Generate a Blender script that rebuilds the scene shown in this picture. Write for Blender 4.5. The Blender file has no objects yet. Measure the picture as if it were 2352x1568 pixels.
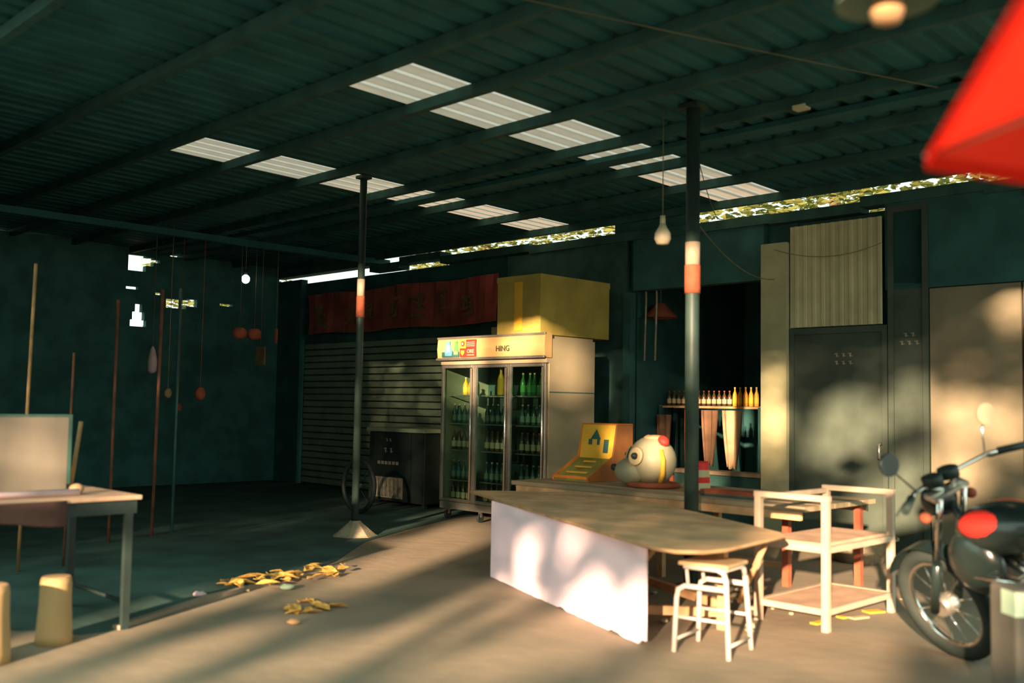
import bpy, bmesh, math, random
from mathutils import Vector, Matrix
random.seed(7)
S2 = math.sqrt(2)
SC = bpy.context.scene
COL = SC.collection

# ---------------------------------------------------------------- camera, sky, sun, exposure
cam_data = bpy.data.cameras.new('camera')
cam = bpy.data.objects.new('camera', cam_data)
COL.objects.link(cam)
cam_data.sensor_width = 36.0
cam_data.lens = 36.0 * 2300 / 2352
cam_data.clip_start = 0.05
pitch = math.atan((930 - 784) / 2300)
cam.matrix_world = Matrix.Translation((0, 0, 1.3)) @ Matrix.Rotation(math.pi / 2 + pitch, 4, 'X') @ Matrix.Rotation(0.0165, 4, 'Z')
cam_data.dof.use_dof = True
cam_data.dof.focus_distance = 12.0
cam_data.dof.aperture_fstop = 1.2
SC.camera = cam

SUN_DIR = Vector((0.309 * math.cos(math.radians(12)), 0.951 * math.cos(math.radians(12)), -math.sin(math.radians(12)))).normalized()
sun_data = bpy.data.lights.new('sun', 'SUN')
sun_data.energy = 27.0
sun_data.color = (1.0, 0.68, 0.44)
sun_data.angle = math.radians(1.1)
sun = bpy.data.objects.new('sun', sun_data)
sun.rotation_euler = SUN_DIR.to_track_quat('-Z', 'Y').to_euler()
sun.location = (-4, -12, 6)
COL.objects.link(sun)

world = bpy.data.worlds.new('sky')
SC.world = world
world.use_nodes = True
bg = world.node_tree.nodes['Background']
bg.inputs[0].default_value = (0.76, 1.0, 0.88, 1)
bg.inputs[1].default_value = 2.1

vs = SC.view_settings
vs.view_transform = 'Standard'
vs.look = 'None'
vs.gamma = 1.0
vs.use_curve_mapping = False
vs.exposure = 0.0

# ---------------------------------------------------------------- helpers
def W(a, b, z=0.0):
    """building axes (a away-left along the shed, b away-right across it) to world"""
    return Vector(((b - a) / S2, (a + b) / S2, z))
RZ = -math.pi / 4      # local x = towards the right end of the shed (-a), local y = +b

def lin(c):
    return tuple((v / 255 / 12.92) if v / 255 <= 0.04045 else ((v / 255 + 0.055) / 1.055) ** 2.4 for v in c)

MATS = {}
def mat(name, rgb, rough=0.7, metal=0.0, var=0.25, scale=6.0, bump=0.0, spec=0.3, emit=0.0, stretch=None, rgb2=None):
    """procedural principled material; rgb is the linear base colour"""
    if name in MATS: return MATS[name]
    m = bpy.data.materials.new(name); m.use_nodes = True
    nt = m.node_tree; N = nt.nodes; L = nt.links
    p = N['Principled BSDF']
    tc = N.new('ShaderNodeTexCoord'); mp = N.new('ShaderNodeMapping')
    if stretch: mp.inputs['Scale'].default_value = stretch
    L.new(tc.outputs['Object'], mp.inputs[0])
    nz = N.new('ShaderNodeTexNoise'); nz.inputs['Scale'].default_value = scale; nz.inputs['Detail'].default_value = 5
    L.new(mp.outputs[0], nz.inputs['Vector'])
    r = N.new('ShaderNodeValToRGB')
    lo = rgb2 if rgb2 else tuple(v * (1 - var) for v in rgb)
    hi = rgb if rgb2 else tuple(min(1, v * (1 + var * 0.5)) for v in rgb)
    r.color_ramp.elements[0].position = 0.35; r.color_ramp.elements[0].color = (*lo, 1)
    r.color_ramp.elements[1].position = 0.65; r.color_ramp.elements[1].color = (*hi, 1)
    L.new(nz.outputs['Fac'], r.inputs[0]); L.new(r.outputs[0], p.inputs['Base Color'])
    p.inputs['Roughness'].default_value = rough; p.inputs['Metallic'].default_value = metal
    p.inputs['Specular IOR Level'].default_value = spec
    if emit:
        L.new(r.outputs[0], p.inputs['Emission Color']); p.inputs['Emission Strength'].default_value = emit
    if bump:
        b = N.new('ShaderNodeBump'); b.inputs['Strength'].default_value = bump; b.inputs['Distance'].default_value = 0.01
        n2 = N.new('ShaderNodeTexNoise'); n2.inputs['Scale'].default_value = scale * 7
        L.new(mp.outputs[0], n2.inputs['Vector']); L.new(n2.outputs['Fac'], b.inputs['Height']); L.new(b.outputs[0], p.inputs['Normal'])
    MATS[name] = m
    return m

def translucent(name, rgb, fac=0.6, trans=None, clear=0.0):
    if name in MATS: return MATS[name]
    m = bpy.data.materials.new(name); m.use_nodes = True
    nt = m.node_tree; N = nt.nodes; L = nt.links
    out = N['Material Output']; N.remove(N['Principled BSDF'])
    d = N.new('ShaderNodeBsdfDiffuse'); t = N.new('ShaderNodeBsdfTranslucent'); mx = N.new('ShaderNodeMixShader')
    nz = N.new('ShaderNodeTexNoise'); nz.inputs['Scale'].default_value = 9; tc = N.new('ShaderNodeTexCoord')
    L.new(tc.outputs['Object'], nz.inputs['Vector'])
    def col(c, tgt):
        r = N.new('ShaderNodeValToRGB')
        r.color_ramp.elements[0].color = (*[v * 0.8 for v in c], 1); r.color_ramp.elements[1].color = (*c, 1)
        L.new(nz.outputs['Fac'], r.inputs[0]); L.new(r.outputs[0], tgt)
    col(rgb, d.inputs[0]); col(trans or rgb, t.inputs[0])
    mx.inputs[0].default_value = fac
    L.new(d.outputs[0], mx.inputs[1]); L.new(t.outputs[0], mx.inputs[2])
    L.new(mx.outputs[0], out.inputs[0])
    MATS[name] = m
    return m

def glass(name, tint=(0.8, 0.95, 0.9), gloss=0.1, rough=0.08):
    if name in MATS: return MATS[name]
    m = bpy.data.materials.new(name); m.use_nodes = True
    nt = m.node_tree; N = nt.nodes; L = nt.links
    out = N['Material Output']; N.remove(N['Principled BSDF'])
    t = N.new('ShaderNodeBsdfTransparent'); t.inputs[0].default_value = (*tint, 1)
    g = N.new('ShaderNodeBsdfGlossy'); g.inputs['Roughness'].default_value = rough
    mx = N.new('ShaderNodeMixShader'); mx.inputs[0].default_value = gloss
    L.new(t.outputs[0], mx.inputs[1]); L.new(g.outputs[0], mx.inputs[2]); L.new(mx.outputs[0], out.inputs[0])
    MATS[name] = m
    return m

class B:
    """collects shapes in one bmesh"""
    def __init__(s): s.bm = bmesh.new()
    def box(s, c, d, rot=None, bev=0.0):
        r = bmesh.ops.create_cube(s.bm, size=1.0); vs_ = r['verts']
        M = Matrix.Translation(c) @ (rot.to_4x4() if rot else Matrix.Identity(4)) @ Matrix.Diagonal((*d, 1))
        bmesh.ops.transform(s.bm, matrix=M, verts=vs_)
        if bev:
            es = list({e for v in vs_ for e in v.link_edges})
            bmesh.ops.bevel(s.bm, geom=es, offset=bev, segments=2, affect='EDGES', profile=0.6)
        return s
    def lo(s, x0, y0, z0, x1, y1, z1, bev=0.0):
        return s.box(((x0 + x1) / 2, (y0 + y1) / 2, (z0 + z1) / 2), (abs(x1 - x0), abs(y1 - y0), abs(z1 - z0)), None, bev)
    def tube(s, pts, r, n=10, closed=False, radii=None):
        pts = [Vector(p) for p in pts]; rings = []
        up = None
        for i, p in enumerate(pts):
            if closed: t = (pts[(i + 1) % len(pts)] - pts[i - 1]).normalized()
            elif i == 0: t = (pts[1] - p).normalized()
            elif i == len(pts) - 1: t = (p - pts[i - 1]).normalized()
            else: t = ((pts[i + 1] - p).normalized() + (p - pts[i - 1]).normalized()).normalized()
            if up is None:
                up = Vector((0, 0, 1)) if abs(t.z) < 0.9 else Vector((1, 0, 0))
            x = t.cross(up).normalized(); up = x.cross(t).normalized()
            rr = radii[i] if radii else r
            rings.append([s.bm.verts.new(p + (x * math.cos(k * 2 * math.pi / n) + up * math.sin(k * 2 * math.pi / n)) * rr) for k in range(n)])
        m = len(rings)
        for i in range(m if closed else m - 1):
            A, C = rings[i], rings[(i + 1) % m]
            for k in range(n):
                f = s.bm.faces.new((A[k], A[(k + 1) % n], C[(k + 1) % n], C[k])); f.smooth = True
        if not closed:
            s.bm.faces.new(rings[0]); s.bm.faces.new(rings[-1][::-1])
        return s
    def lathe(s, prof, c=(0, 0, 0), n=16, axis='Z', cap=True, sm=True):
        rings = []
        for r, h in prof:
            ring = []
            for k in range(n):
                t = k * 2 * math.pi / n
                v = Vector((r * math.cos(t), r * math.sin(t), h))
                if axis == 'X': v = Vector((v.z, v.x, v.y))
                if axis == 'Y': v = Vector((v.x, -v.z, v.y))
                ring.append(s.bm.verts.new(v + Vector(c)))
            rings.append(ring)
        for A, C in zip(rings, rings[1:]):
            for k in range(n):
                f = s.bm.faces.new((A[k], A[(k + 1) % n], C[(k + 1) % n], C[k])); f.smooth = sm
        if cap:
            s.bm.faces.new(rings[0][::-1]); s.bm.faces.new(rings[-1])
        return s
    def ball(s, c, d, rot=None, seg=20):
        r = bmesh.ops.create_uvsphere(s.bm, u_segments=seg, v_segments=max(6, seg * 2 // 3), radius=1)
        M = Matrix.Translation(c) @ (rot.to_4x4() if rot else Matrix.Identity(4)) @ Matrix.Diagonal((d[0], d[1], d[2], 1))
        bmesh.ops.transform(s.bm, matrix=M, verts=r['verts'])
        for v in r['verts']:
            for f in v.link_faces: f.smooth = True
        return s
    def prism(s, poly, dvec):
        """polygon (3-D points) extruded by dvec"""
        dvec = Vector(dvec)
        a = [s.bm.verts.new(Vector(p)) for p in poly]; b = [s.bm.verts.new(Vector(p) + dvec) for p in poly]
        s.bm.faces.new(a); s.bm.faces.new(b[::-1])
        n = len(poly)
        for i in range(n): s.bm.faces.new((a[i], b[i], b[(i + 1) % n], a[(i + 1) % n]))
        return s
    def corr(s, x0, x1, y0, y1, z0, z1, step=0.19, h=0.03, flat=0.5, axis='z', thick=0.003):
        """trapezoid-ribbed sheet running from y0 to y1 with ribs across x; z at y0 is z0, at y1 z1 (axis z), or a wall sheet in x / z (axis y)"""
        prof = []; x = x0
        while x < x1 - 1e-4:
            for fx, fh in ((0, 0), (step * flat, 0), (step * (flat + 0.1), h), (step * 0.9, h)):
                if x + fx <= x1: prof.append((x + fx, fh))
            x += step
        prof.append((x1, 0))
        if axis == 'z': P = [[(px, y, (z0 if y == y0 else z1) + ph) for px, ph in prof] for y in (y0, y1)]
        else: P = [[(px, y0 - ph, z) for px, ph in prof] for z in (z0, z1)]
        V = [[s.bm.verts.new(p) for p in row] for row in P]
        for i in range(len(prof) - 1):
            s.bm.faces.new((V[0][i], V[0][i + 1], V[1][i + 1], V[1][i]))
        return s
    def mesh(s, name, m):
        bmesh.ops.recalc_face_normals(s.bm, faces=s.bm.faces)
        me = bpy.data.meshes.new(name); s.bm.to_mesh(me); s.bm.free()
        me.materials.append(m)
        return me
    def obj(s, name, m, parent=None, label=None):
        o = bpy.data.objects.new(name, s.mesh(name, m)); COL.objects.link(o)
        if parent: o.parent = parent
        if label: o['label'] = label
        return o

def tag(o, label, cat, group=None):
    o['label'] = label; o['category'] = cat
    if group: o['group'] = group
    return o
def place(o, loc, rz=RZ):
    o.location = loc; o.rotation_euler = (0, 0, rz); return o
def thing(name, label, cat, loc, rz=RZ, group=None):
    o = bpy.data.objects.new(name, None); COL.objects.link(o); o.empty_display_size = 0.1
    place(o, loc, rz)
    return tag(o, label, cat, group)
def struct(name, loc=(0, 0, 0), rz=RZ):
    o = bpy.data.objects.new(name, None); COL.objects.link(o); place(o, loc, rz); o['kind'] = 'structure'; return o
def sobj(b, name, m, loc=(0, 0, 0), rz=RZ):
    o = b.obj(name, m); place(o, loc, rz); o['kind'] = 'structure'; return o
def dup(o, label=None, parent=None):
    c = o.copy(); COL.objects.link(c)
    if parent: c.parent = parent
    if label: c['label'] = label
    for ch in [x for x in bpy.data.objects if x.parent == o]: dup(ch, None, c)
    return c
def text_mesh(name, body, size, m, parent, loc, rot=(math.pi / 2, 0, 0), depth=0.002, label=None):
    cu = bpy.data.curves.new(name, 'FONT'); cu.body = body; cu.size = size; cu.extrude = depth
    cu.align_x = 'CENTER'; cu.align_y = 'CENTER'; cu.resolution_u = 3
    t = bpy.data.objects.new(name + '_curve', cu); COL.objects.link(t)
    dg = bpy.context.evaluated_depsgraph_get(); dg.update()
    me = bpy.data.meshes.new_from_object(t.evaluated_get(dg))
    bpy.data.objects.remove(t); bpy.data.curves.remove(cu)
    me.materials.clear(); me.materials.append(m)
    o = bpy.data.objects.new(name, me); COL.objects.link(o); o.parent = parent; o.location = loc; o.rotation_euler = rot
    if label: o['label'] = label
    return o
def RX(d): return Matrix.Rotation(math.radians(d), 3, 'X')
def RY(d): return Matrix.Rotation(math.radians(d), 3, 'Y')
def RZm(d): return Matrix.Rotation(math.radians(d), 3, 'Z')

# ---------------------------------------------------------------- materials
M_floor = mat('trodden_dusty_concrete', (0.27, 0.215, 0.150), 0.9, var=0.28, scale=1.3, bump=0.35, rgb2=(0.19, 0.165, 0.115))
M_floorshade = mat('painted_floor_shade', (0.038, 0.090, 0.075), 0.95, var=0.35, scale=2.0, bump=0.4)  # painted shade: darker floor colour for beyond the shadow edge
M_roof = mat('dark_teal_sheet', (0.021, 0.112, 0.118), 0.7, var=0.25, scale=2.5)
M_beam = mat('weathered_purlin', (0.028, 0.090, 0.082), 0.8, var=0.3, scale=4)
M_sky = translucent('milky_skylight_sheet', (0.50, 0.42, 0.37), 0.75, (0.35, 0.26, 0.21))
M_skyrib = translucent('bright_skylight_rib', (0.8, 0.74, 0.70), 0.8, (0.66, 0.54, 0.49))  # same sheet as the flats, rib brightness put into the colour
M_dark = mat('dark_teal_paint', (0.026, 0.098, 0.092), 0.75, var=0.3, scale=3)
M_left = mat('dull_teal_boards', (0.05, 0.155, 0.14), 0.85, var=0.3, scale=3)
M_dark2 = mat('dark_green_boards', (0.034, 0.095, 0.080), 0.8, var=0.35, scale=4)
M_door = mat('dusty_door_paint', (0.055, 0.074, 0.056), 0.7, var=0.25, scale=3)
M_wall = mat('greyish_plaster', (0.20, 0.175, 0.115), 0.9, var=0.2, scale=2, bump=0.3)
M_shut = mat('roller_shutter_grey', (0.20, 0.28, 0.19), 0.6, var=0.2, scale=3)
M_pier = mat('pale_pier_plaster', (0.40, 0.38, 0.22), 0.9, var=0.2, scale=2, bump=0.3)
M_cladd = mat('beige_ribbed_cladding', (0.50, 0.45, 0.26), 0.7, var=0.2, scale=3)
M_conc = mat('pale_concrete', (0.36, 0.30, 0.20), 0.95, var=0.3, scale=8, bump=0.5)
M_post = mat('dark_green_steel_post', (0.030, 0.055, 0.045), 0.5, metal=0.0, var=0.4, scale=8, stretch=(1, 1, 0.3))
M_white = mat('white_enamel', (0.30, 0.26, 0.165), 0.4, var=0.08, scale=3)
M_metal = mat('brushed_aluminium', (0.62, 0.58, 0.50), 0.3, metal=0.85, var=0.12, scale=10)
M_black = mat('black_plastic', (0.018, 0.030, 0.026), 0.5, var=0.3, scale=5)
M_inner = mat('fridge_liner', (0.03, 0.055, 0.045), 0.6, var=0.2, scale=5)
M_glass = glass('cooler_glass')
M_yel = mat('yellow_card', (0.40, 0.31, 0.07), 0.8, var=0.2, scale=3)
M_yel2 = mat('bright_yellow_print', (0.75, 0.42, 0.04), 0.6, var=0.1)
M_red = mat('bright_red_print', (0.72, 0.03, 0.02), 0.6, var=0.1)
M_banner = mat('dark_red_banner_cloth', (0.34, 0.075, 0.055), 0.8, var=0.35, scale=3)
M_bmark = mat('olive_print', (0.20, 0.13, 0.05), 0.8, var=0.3)
M_panel = mat('pale_lilac_sheet', (0.92, 0.74, 0.85), 0.6, var=0.05, scale=3)
M_wood = mat('worn_brown_tabletop', (0.66, 0.40, 0.22), 0.8, var=0.4, scale=3.5, bump=0.2, rgb2=(0.40, 0.27, 0.14))
M_wood2 = mat('greyed_table_planks', (0.30, 0.23, 0.14), 0.85, var=0.3, scale=5, stretch=(0.3, 2, 1))
M_edge = mat('raw_wood', (0.50, 0.30, 0.15), 0.8, var=0.3, scale=6)
M_tan = mat('cream_painted_metal', (0.42, 0.32, 0.23), 0.5, var=0.15, scale=8)
M_seat = mat('pinkish_ply', (0.46, 0.30, 0.20), 0.8, var=0.2, scale=6)
M_stool = mat('chalky_stool_tube', (0.46, 0.41, 0.37), 0.5, var=0.1, scale=8)
M_stoolseat = mat('ochre_ply_seat', (0.42, 0.30, 0.16), 0.8, var=0.3, scale=7)
M_orange = mat('orange_cabinet', (0.62, 0.20, 0.03), 0.6, var=0.2, scale=4)
M_brown = mat('brown_cabinet_side', (0.28, 0.11, 0.03), 0.7, var=0.25, scale=4)
M_bed = mat('olive_playfield', (0.22, 0.22, 0.05), 0.6, var=0.3, scale=8)
M_toy = mat('greyish_white_toy_shell', (0.30, 0.28, 0.18), 0.5, var=0.12, scale=5)
M_green = mat('green_label', (0.10, 0.45, 0.08), 0.5, var=0.2)
M_blue = mat('blue_print', (0.10, 0.30, 0.45), 0.5, var=0.2)
M_pink = mat('pink_print', (0.65, 0.45, 0.45), 0.5, var=0.15)
M_cream = mat('cream_print', (0.50, 0.40, 0.22), 0.5, var=0.08)
M_ink = mat('dark_ink', (0.05, 0.045, 0.02), 0.7, var=0.1)
M_pale = mat('faded_white_paint', (0.34, 0.30, 0.22), 0.8, var=0.3, scale=20)
M_rust = mat('rusty_red_paint', (0.30, 0.075, 0.035), 0.8, var=0.3, scale=8)
M_leaf = translucent('sunny_leaf', (0.20, 0.22, 0.07), 0.5, (0.28, 0.29, 0.08))
M_leaf2 = translucent('street_tree_leaf', (0.06, 0.10, 0.04), 0.05)
M_bark = mat('bark', (0.12, 0.09, 0.05), 0.9, var=0.4, scale=12)
M_dry = mat('dry_leaf', (0.62, 0.36, 0.08), 0.8, var=0.4, scale=30)
M_chrome = mat('chrome', (0.75, 0.72, 0.68), 0.12, metal=1.0, var=0.05)
M_tyre = mat('tyre_rubber', (0.025, 0.035, 0.030), 0.8, var=0.2)
M_gloss = mat('black_gloss_paint', (0.012, 0.022, 0.020), 0.25, var=0.2, spec=0.6)
M_pole = mat('dull_rusty_pole', (0.13, 0.055, 0.03), 0.85, var=0.4, scale=6)
M_rust2 = mat('tan_bamboo', (0.30, 0.18, 0.07), 0.7, var=0.3, scale=9)
M_cloth = mat('dusty_brown_cloth', (0.09, 0.045, 0.035), 0.9, var=0.3, scale=4)
M_board = mat('pale_grey_board', (0.15, 0.135, 0.105), 0.7, var=0.25, scale=3, stretch=(1, 1, 0.4))
M_stump = mat('stripped_log', (0.42, 0.27, 0.12), 0.8, var=0.2, scale=5, stretch=(1, 1, 0.3))
M_redumb = translucent('red_parasol_cloth', (0.80, 0.035, 0.02), 0.6, (1.0, 0.035, 0.015))
M_bulb = mat('frosted_bulb_off', (0.55, 0.48, 0.32), 0.4, var=0.1)
M_wire = mat('cable', (0.16, 0.14, 0.08), 0.8, var=0.2)
def lamp_mat(name, rgb, s):
    if name in MATS: return MATS[name]
    m = bpy.data.materials.new(name); m.use_nodes = True; p = m.node_tree.nodes['Principled BSDF']
    p.inputs['Base Color'].default_value = (*rgb, 1); p.inputs['Emission Color'].default_value = (*rgb, 1); p.inputs['Emission Strength'].default_value = s
    MATS[name] = m; return m

# ---------------------------------------------------------------- setting
def roofz(b): return 3.6 - 0.02 * (b - 4)
# local coordinates of the shed: x = -a, y = b
sobj(B().lo(-60, -30, -0.3, 40, 45, 0.0), 'floor', M_floor)
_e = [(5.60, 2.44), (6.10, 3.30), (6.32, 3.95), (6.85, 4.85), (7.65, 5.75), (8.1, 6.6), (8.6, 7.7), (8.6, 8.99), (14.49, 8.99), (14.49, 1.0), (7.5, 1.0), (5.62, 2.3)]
_b = B().prism([(-a, b, 0.006) for a, b in _e], (0, 0, -0.012)); sobj(_b, 'floor_shade', M_floorshade)  # thin sheet of painted shade laid over the floor
_b = B(); _k = [(5.62, 2.50), (6.10, 3.33), (6.30, 3.93)]
for _p, _q in zip(_k, _k[1:]):
    v0, v1 = Vector((-_p[0], _p[1], 0.012)), Vector((-_q[0], _q[1], 0.012)); d = v1 - v0
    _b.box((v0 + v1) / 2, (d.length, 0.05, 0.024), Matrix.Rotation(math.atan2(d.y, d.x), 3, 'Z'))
sobj(_b, 'trim_1', M_floor)  # raised floor strip along the edge of the painted shade

ceil_ = struct('ceiling')
A0, A1, B0, B1 = 0.3, 14.7, 1.6, 9.25
# translucent sheets occupy a 5.18-5.93 and a 8.03-8.72 from b 4.04 on
cuts = [(0.3, 5.18), (5.93, 8.03), (8.72, 14.7)]
for a0, a1 in cuts:
    n = max(1, round((a1 - a0) / 0.8)); w = (a1 - a0) / n
    for i in range(n):
        x0 = -(a0 + (i + 1) * w); x1 = -(a0 + i * w)
        B().corr(x0 - 0.012, x1 + 0.012, B0, B1, roofz(B0), roofz(B1)).obj('roof_sheet', M_roof, ceil_)
for a0, a1 in ((5.18, 5.93), (8.03, 8.72)):
    B().corr(-a1 - 0.03, -a0 + 0.03, B0, 4.07, roofz(B0), roofz(4.07), h=0.028).obj('roof_sheet', M_roof, ceil_)
    w_ = (a1 - a0) / 4
    for q in range(4):
        x0 = -a1 + q * w_; x1 = x0 + w_ * 0.74; x2 = x0 + w_
        fl_ = B(); fl_.bm.faces.new([fl_.bm.verts.new(p) for p in ((x0, 4.04, roofz(4.04)), (x1, 4.04, roofz(4.04)), (x1, 9.1, roofz(9.1)), (x0, 9.1, roofz(9.1)))]); fl_.obj('skylight_sheet', M_sky, ceil_, 'milky translucent flat strip')
        rb_ = B(); P0 = [(x1, 0), (x1 + 0.012, 0.028), (x2 - 0.012, 0.028), (x2, 0)]
        V_ = [[rb_.bm.verts.new((x, y, roofz(y) + h)) for x, h in P0] for y in (4.04, 9.1)]
        for k in range(3): rb_.bm.faces.new((V_[0][k], V_[0][k + 1], V_[1][k + 1], V_[1][k]))
        rb_.obj('skylight_rib', M_skyrib, ceil_, 'brighter raised rib')
for b in (2.1, 3.1, 4.02, 4.76, 5.60, 6.45, 7.30, 8.14, 9.0):
    z = roofz(b)
    B().lo(-A1, b - 0.03, z - 0.085, -A0, b + 0.03, z - 0.004).obj('purlin', M_beam, ceil_)
B().lo(-A1, 6.83, roofz(6.9) - 0.05, -A0, 7.02, roofz(6.9) - 0.006).obj('ridge_board', M_roof, ceil_)
for a in (11.9,):
    B().lo(-a - 0.04, B0, 3.36, -a + 0.04, B1, 3.44).obj('rafter', M_roof, ceil_)

# the long back wall of shop fronts, in units
wb = struct('wall_back')
def wl(name, a0, a1, z0, z1, m, b0=9.0, th=0.12, lab=None):
    return B().lo(-a1, b0, z0, -a0, b0 + th, z1).obj(name, m, wb, lab)
# right-hand light wall with recessed joints
wl('dark_fascia_panel', 0.6, 4.10, 2.42, 3.24, M_dark)
for i, (a0, a1) in enumerate(((2.92, 3.69), (2.13, 2.90), (1.34, 2.11), (0.6, 1.32))):
    wl('wall_panel', a0, a1, 0.0, 2.41, M_wall)
wl('wall_backing', 0.6, 5.07, 0.0, 3.2, M_dark2, b0=9.13, th=0.1)
wl('pier', 5.085, 5.37, 0.0, 2.97, M_pier, b0=8.93, th=0.3)
wl('lintel_end', 5.05, 5.40, 2.9, 3.25, M_dark, b0=9.1)
wl('lintel', 5.38, 7.06, 2.62, 3.28, M_dark)
for i in range(5):
    a1 = 5.07 - i * 0.19
    B().corr(-a1, -(a1 - 0.188), 8.985, 9, 2.11, 3.12, step=0.094, h=0.012, axis='y').obj('cladding_strip', M_cladd, wb)
# roller shutter slats left of the fridge
for k in range(22):
    z = 0.03 + k * 0.1
    B().lo(-13.7, 9.0, z, -9.35, 9.05, z + 0.085, 0.012).obj('shutter_slat', M_shut, wb)
wl('shutter_backing', 9.2, 13.8, 0.0, 2.45, M_dark, b0=9.06, th=0.08)
wl('shutter_jamb', 9.12, 9.33, 0.0, 2.3, M_cladd, b0=8.95, th=0.1)
wl('shutter_jamb', 7.06, 7.16, 0.0, 2.6, M_dark, b0=8.95, th=0.1)
wl('side_board', 7.17, 9.10, 0.0, 3.2, M_dark2)
wl('upper_board', 7.07, 13.9, 2.32, 3.22, M_dark, b0=9.1)
# left stretch of dark boarded fronts
for i in range(1):
    a0 = 13.85
    wl('dark_board', a0, a0 + 0.8, 0.0, 3.2 if i % 3 else 3.28, M_dark2 if i % 2 else M_dark)
# top plate of the wall, uneven against the strip of daylight
for (a0, a1, z) in ((0.6, 2.86, 3.24), (2.86, 3.2, 3.30), (3.2, 4.33, 3.33), (4.33, 5.3, 3.28), (5.3, 6.9, 3.29), (6.9, 8.7, 3.30), (8.7, 10.4, 3.33), (10.4, 11.3, 3.40), (11.3, 12.0, 3.34), (12.0, 14.65, 3.44)):
    wl('top_plate', a0, a1, z - 0.10, z, M_dark2, b0=8.97, th=0.2)
for (a0, a1) in ((7.35, 6.35),):
    wl('gap_filler', min(a0, a1), max(a0, a1), 3.28, 3.50, M_dark, b0=9.02, th=0.03)
wl('gap_filler', 12.05, 12.5, 3.4, 3.55, M_dark, b0=9.02, th=0.03)
wl('gap_filler', 13.3, 14.65, 3.4, 3.6, M_dark, b0=9.02, th=0.03)

# door to the right of the pier
def door_leaf(n, a0, a1, z1):
    d = struct(f'door_{n}', W(a0, 8.98, 0))
    w = a1 - a0
    B().lo(-w, 0.02, 0.01, 0, 0.07, z1).obj('door_leaf', M_door, d)
    for (x0, x1) in ((-w, -w + 0.05), (-0.05, 0)):
        B().lo(x0, 0.0, 0.01, x1, 0.025, z1).obj('stile', M_door, d)
    B().lo(-w + 0.05, 0.0, z1 - 0.06, -0.05, 0.025, z1).obj('rail', M_door, d)
    return d, w
d1, w1 = door_leaf(1, 4.08, 5.08, 2.10)
d2, w2 = door_leaf(2, 3.70, 4.07, 3.2)
hb = B(); hb.tube([(-0.06, 0.0, 0.86), (-0.06, -0.05, 0.87), (-0.06, -0.05, 0.99), (-0.06, 0.0, 1.0)], 0.011); hb.obj('door_handle', M_metal, d1)
def glyphs(parent, cx, cz, s, rows, y=-0.006):
    r = random.Random(int(cz * 100)); k = 0
    for j, n in enumerate(rows):
        for i in range(n):
            b = B(); gx = cx + (i - (n - 1) / 2) * s * 1.25; gz = cz - j * s * 1.35
            for (u, v, du, dv) in ((-.3, .3, .7, .14), (0, 0, .14, .9), (.2, -.2, .6, .12), (-.25, -.1, .12, .5)):
                b.box((gx + u * s * .6, y, gz + v * s * .8), (du * s * .8, 0.004, dv * s * .8))
            b.obj('painted_character', M_pale, parent)
glyphs(d1, -0.43, 1.83, 0.055, (3, 3), y=0.013)
glyphs(d2, -0.17, 2.0, 0.055, (2, 3), y=0.013)

# dark shop interior behind the opening
wi = struct('wall_shop_inside')
B().lo(-7.1, 11.4, 0, -5.3, 11.5, 3.1).obj('back_panel', M_dark, wi)
B().lo(-5.4, 9.24, 0, -5.3, 11.4, 3.1).obj('side_panel', M_dark, wi)
B().lo(-7.2, 9.13, 0, -7.1, 11.5, 3.1).obj('side_panel', M_dark, wi)
B().lo(-7.2, 9.13, 3.1, -5.3, 11.5, 3.2).obj('ceiling_panel', M_dark, wi)

# far left end wall with openings to daylight
we = struct('wall_left')
AE = 14.5
def end(b0, b1, z0, z1, m=M_left):
    B().lo(-AE - 0.1, b0, z0, -AE, b1, z1).obj('end_board', m, we)
# openings described as (b0,b1,z0,z1)
ops = [(6.41, 6.68, 3.21, 3.45), (6.68, 6.80, 3.30, 3.43), (6.80, 6.90, 3.36, 3.41), (7.06, 7.41, 3.49, 3.54), (6.39, 6.58, 2.93, 2.975),
       (6.84, 6.96, 2.88, 2.92), (7.02, 7.35, 2.70, 2.84), (7.35, 7.53, 2.74, 2.86), (7.92, 8.15, 2.80, 2.84),
       (6.47, 6.50, 2.38, 2.48), (6.50, 6.54, 2.38, 2.60), (6.54, 6.65, 2.38, 2.72), (6.65, 6.69, 2.38, 2.60), (6.69, 6.72, 2.38, 2.48)]
bs = sorted({-3.0, 8.99} | {o[0] for o in ops} | {o[1] for o in ops})
for b0, b1 in zip(bs, bs[1:]):
    mid = (b0 + b1) / 2; hol = sorted((o[2], o[3]) for o in ops if o[0] <= mid <= o[1])
    z = 0.0
    for h0, h1 in hol: end(b0, b1, z, h0); z = h1
    end(b0, b1, z, 3.56)
# unseen dark screen added front left to keep daylight out of the shed
B().lo(-14.6, -3.1, 0, -14.5, -3.0, 3.5).obj('end_board', M_dark, we)
wf = struct('wall_light_block')
for i in range(6):
    a0 = 8.2 + i * 1.04
    B().lo(-(a0 + 1.02), 1.62, 0, -a0, 1.68, 3.64).obj('light_block_board', M_dark if i % 2 else M_dark2, wf)

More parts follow.
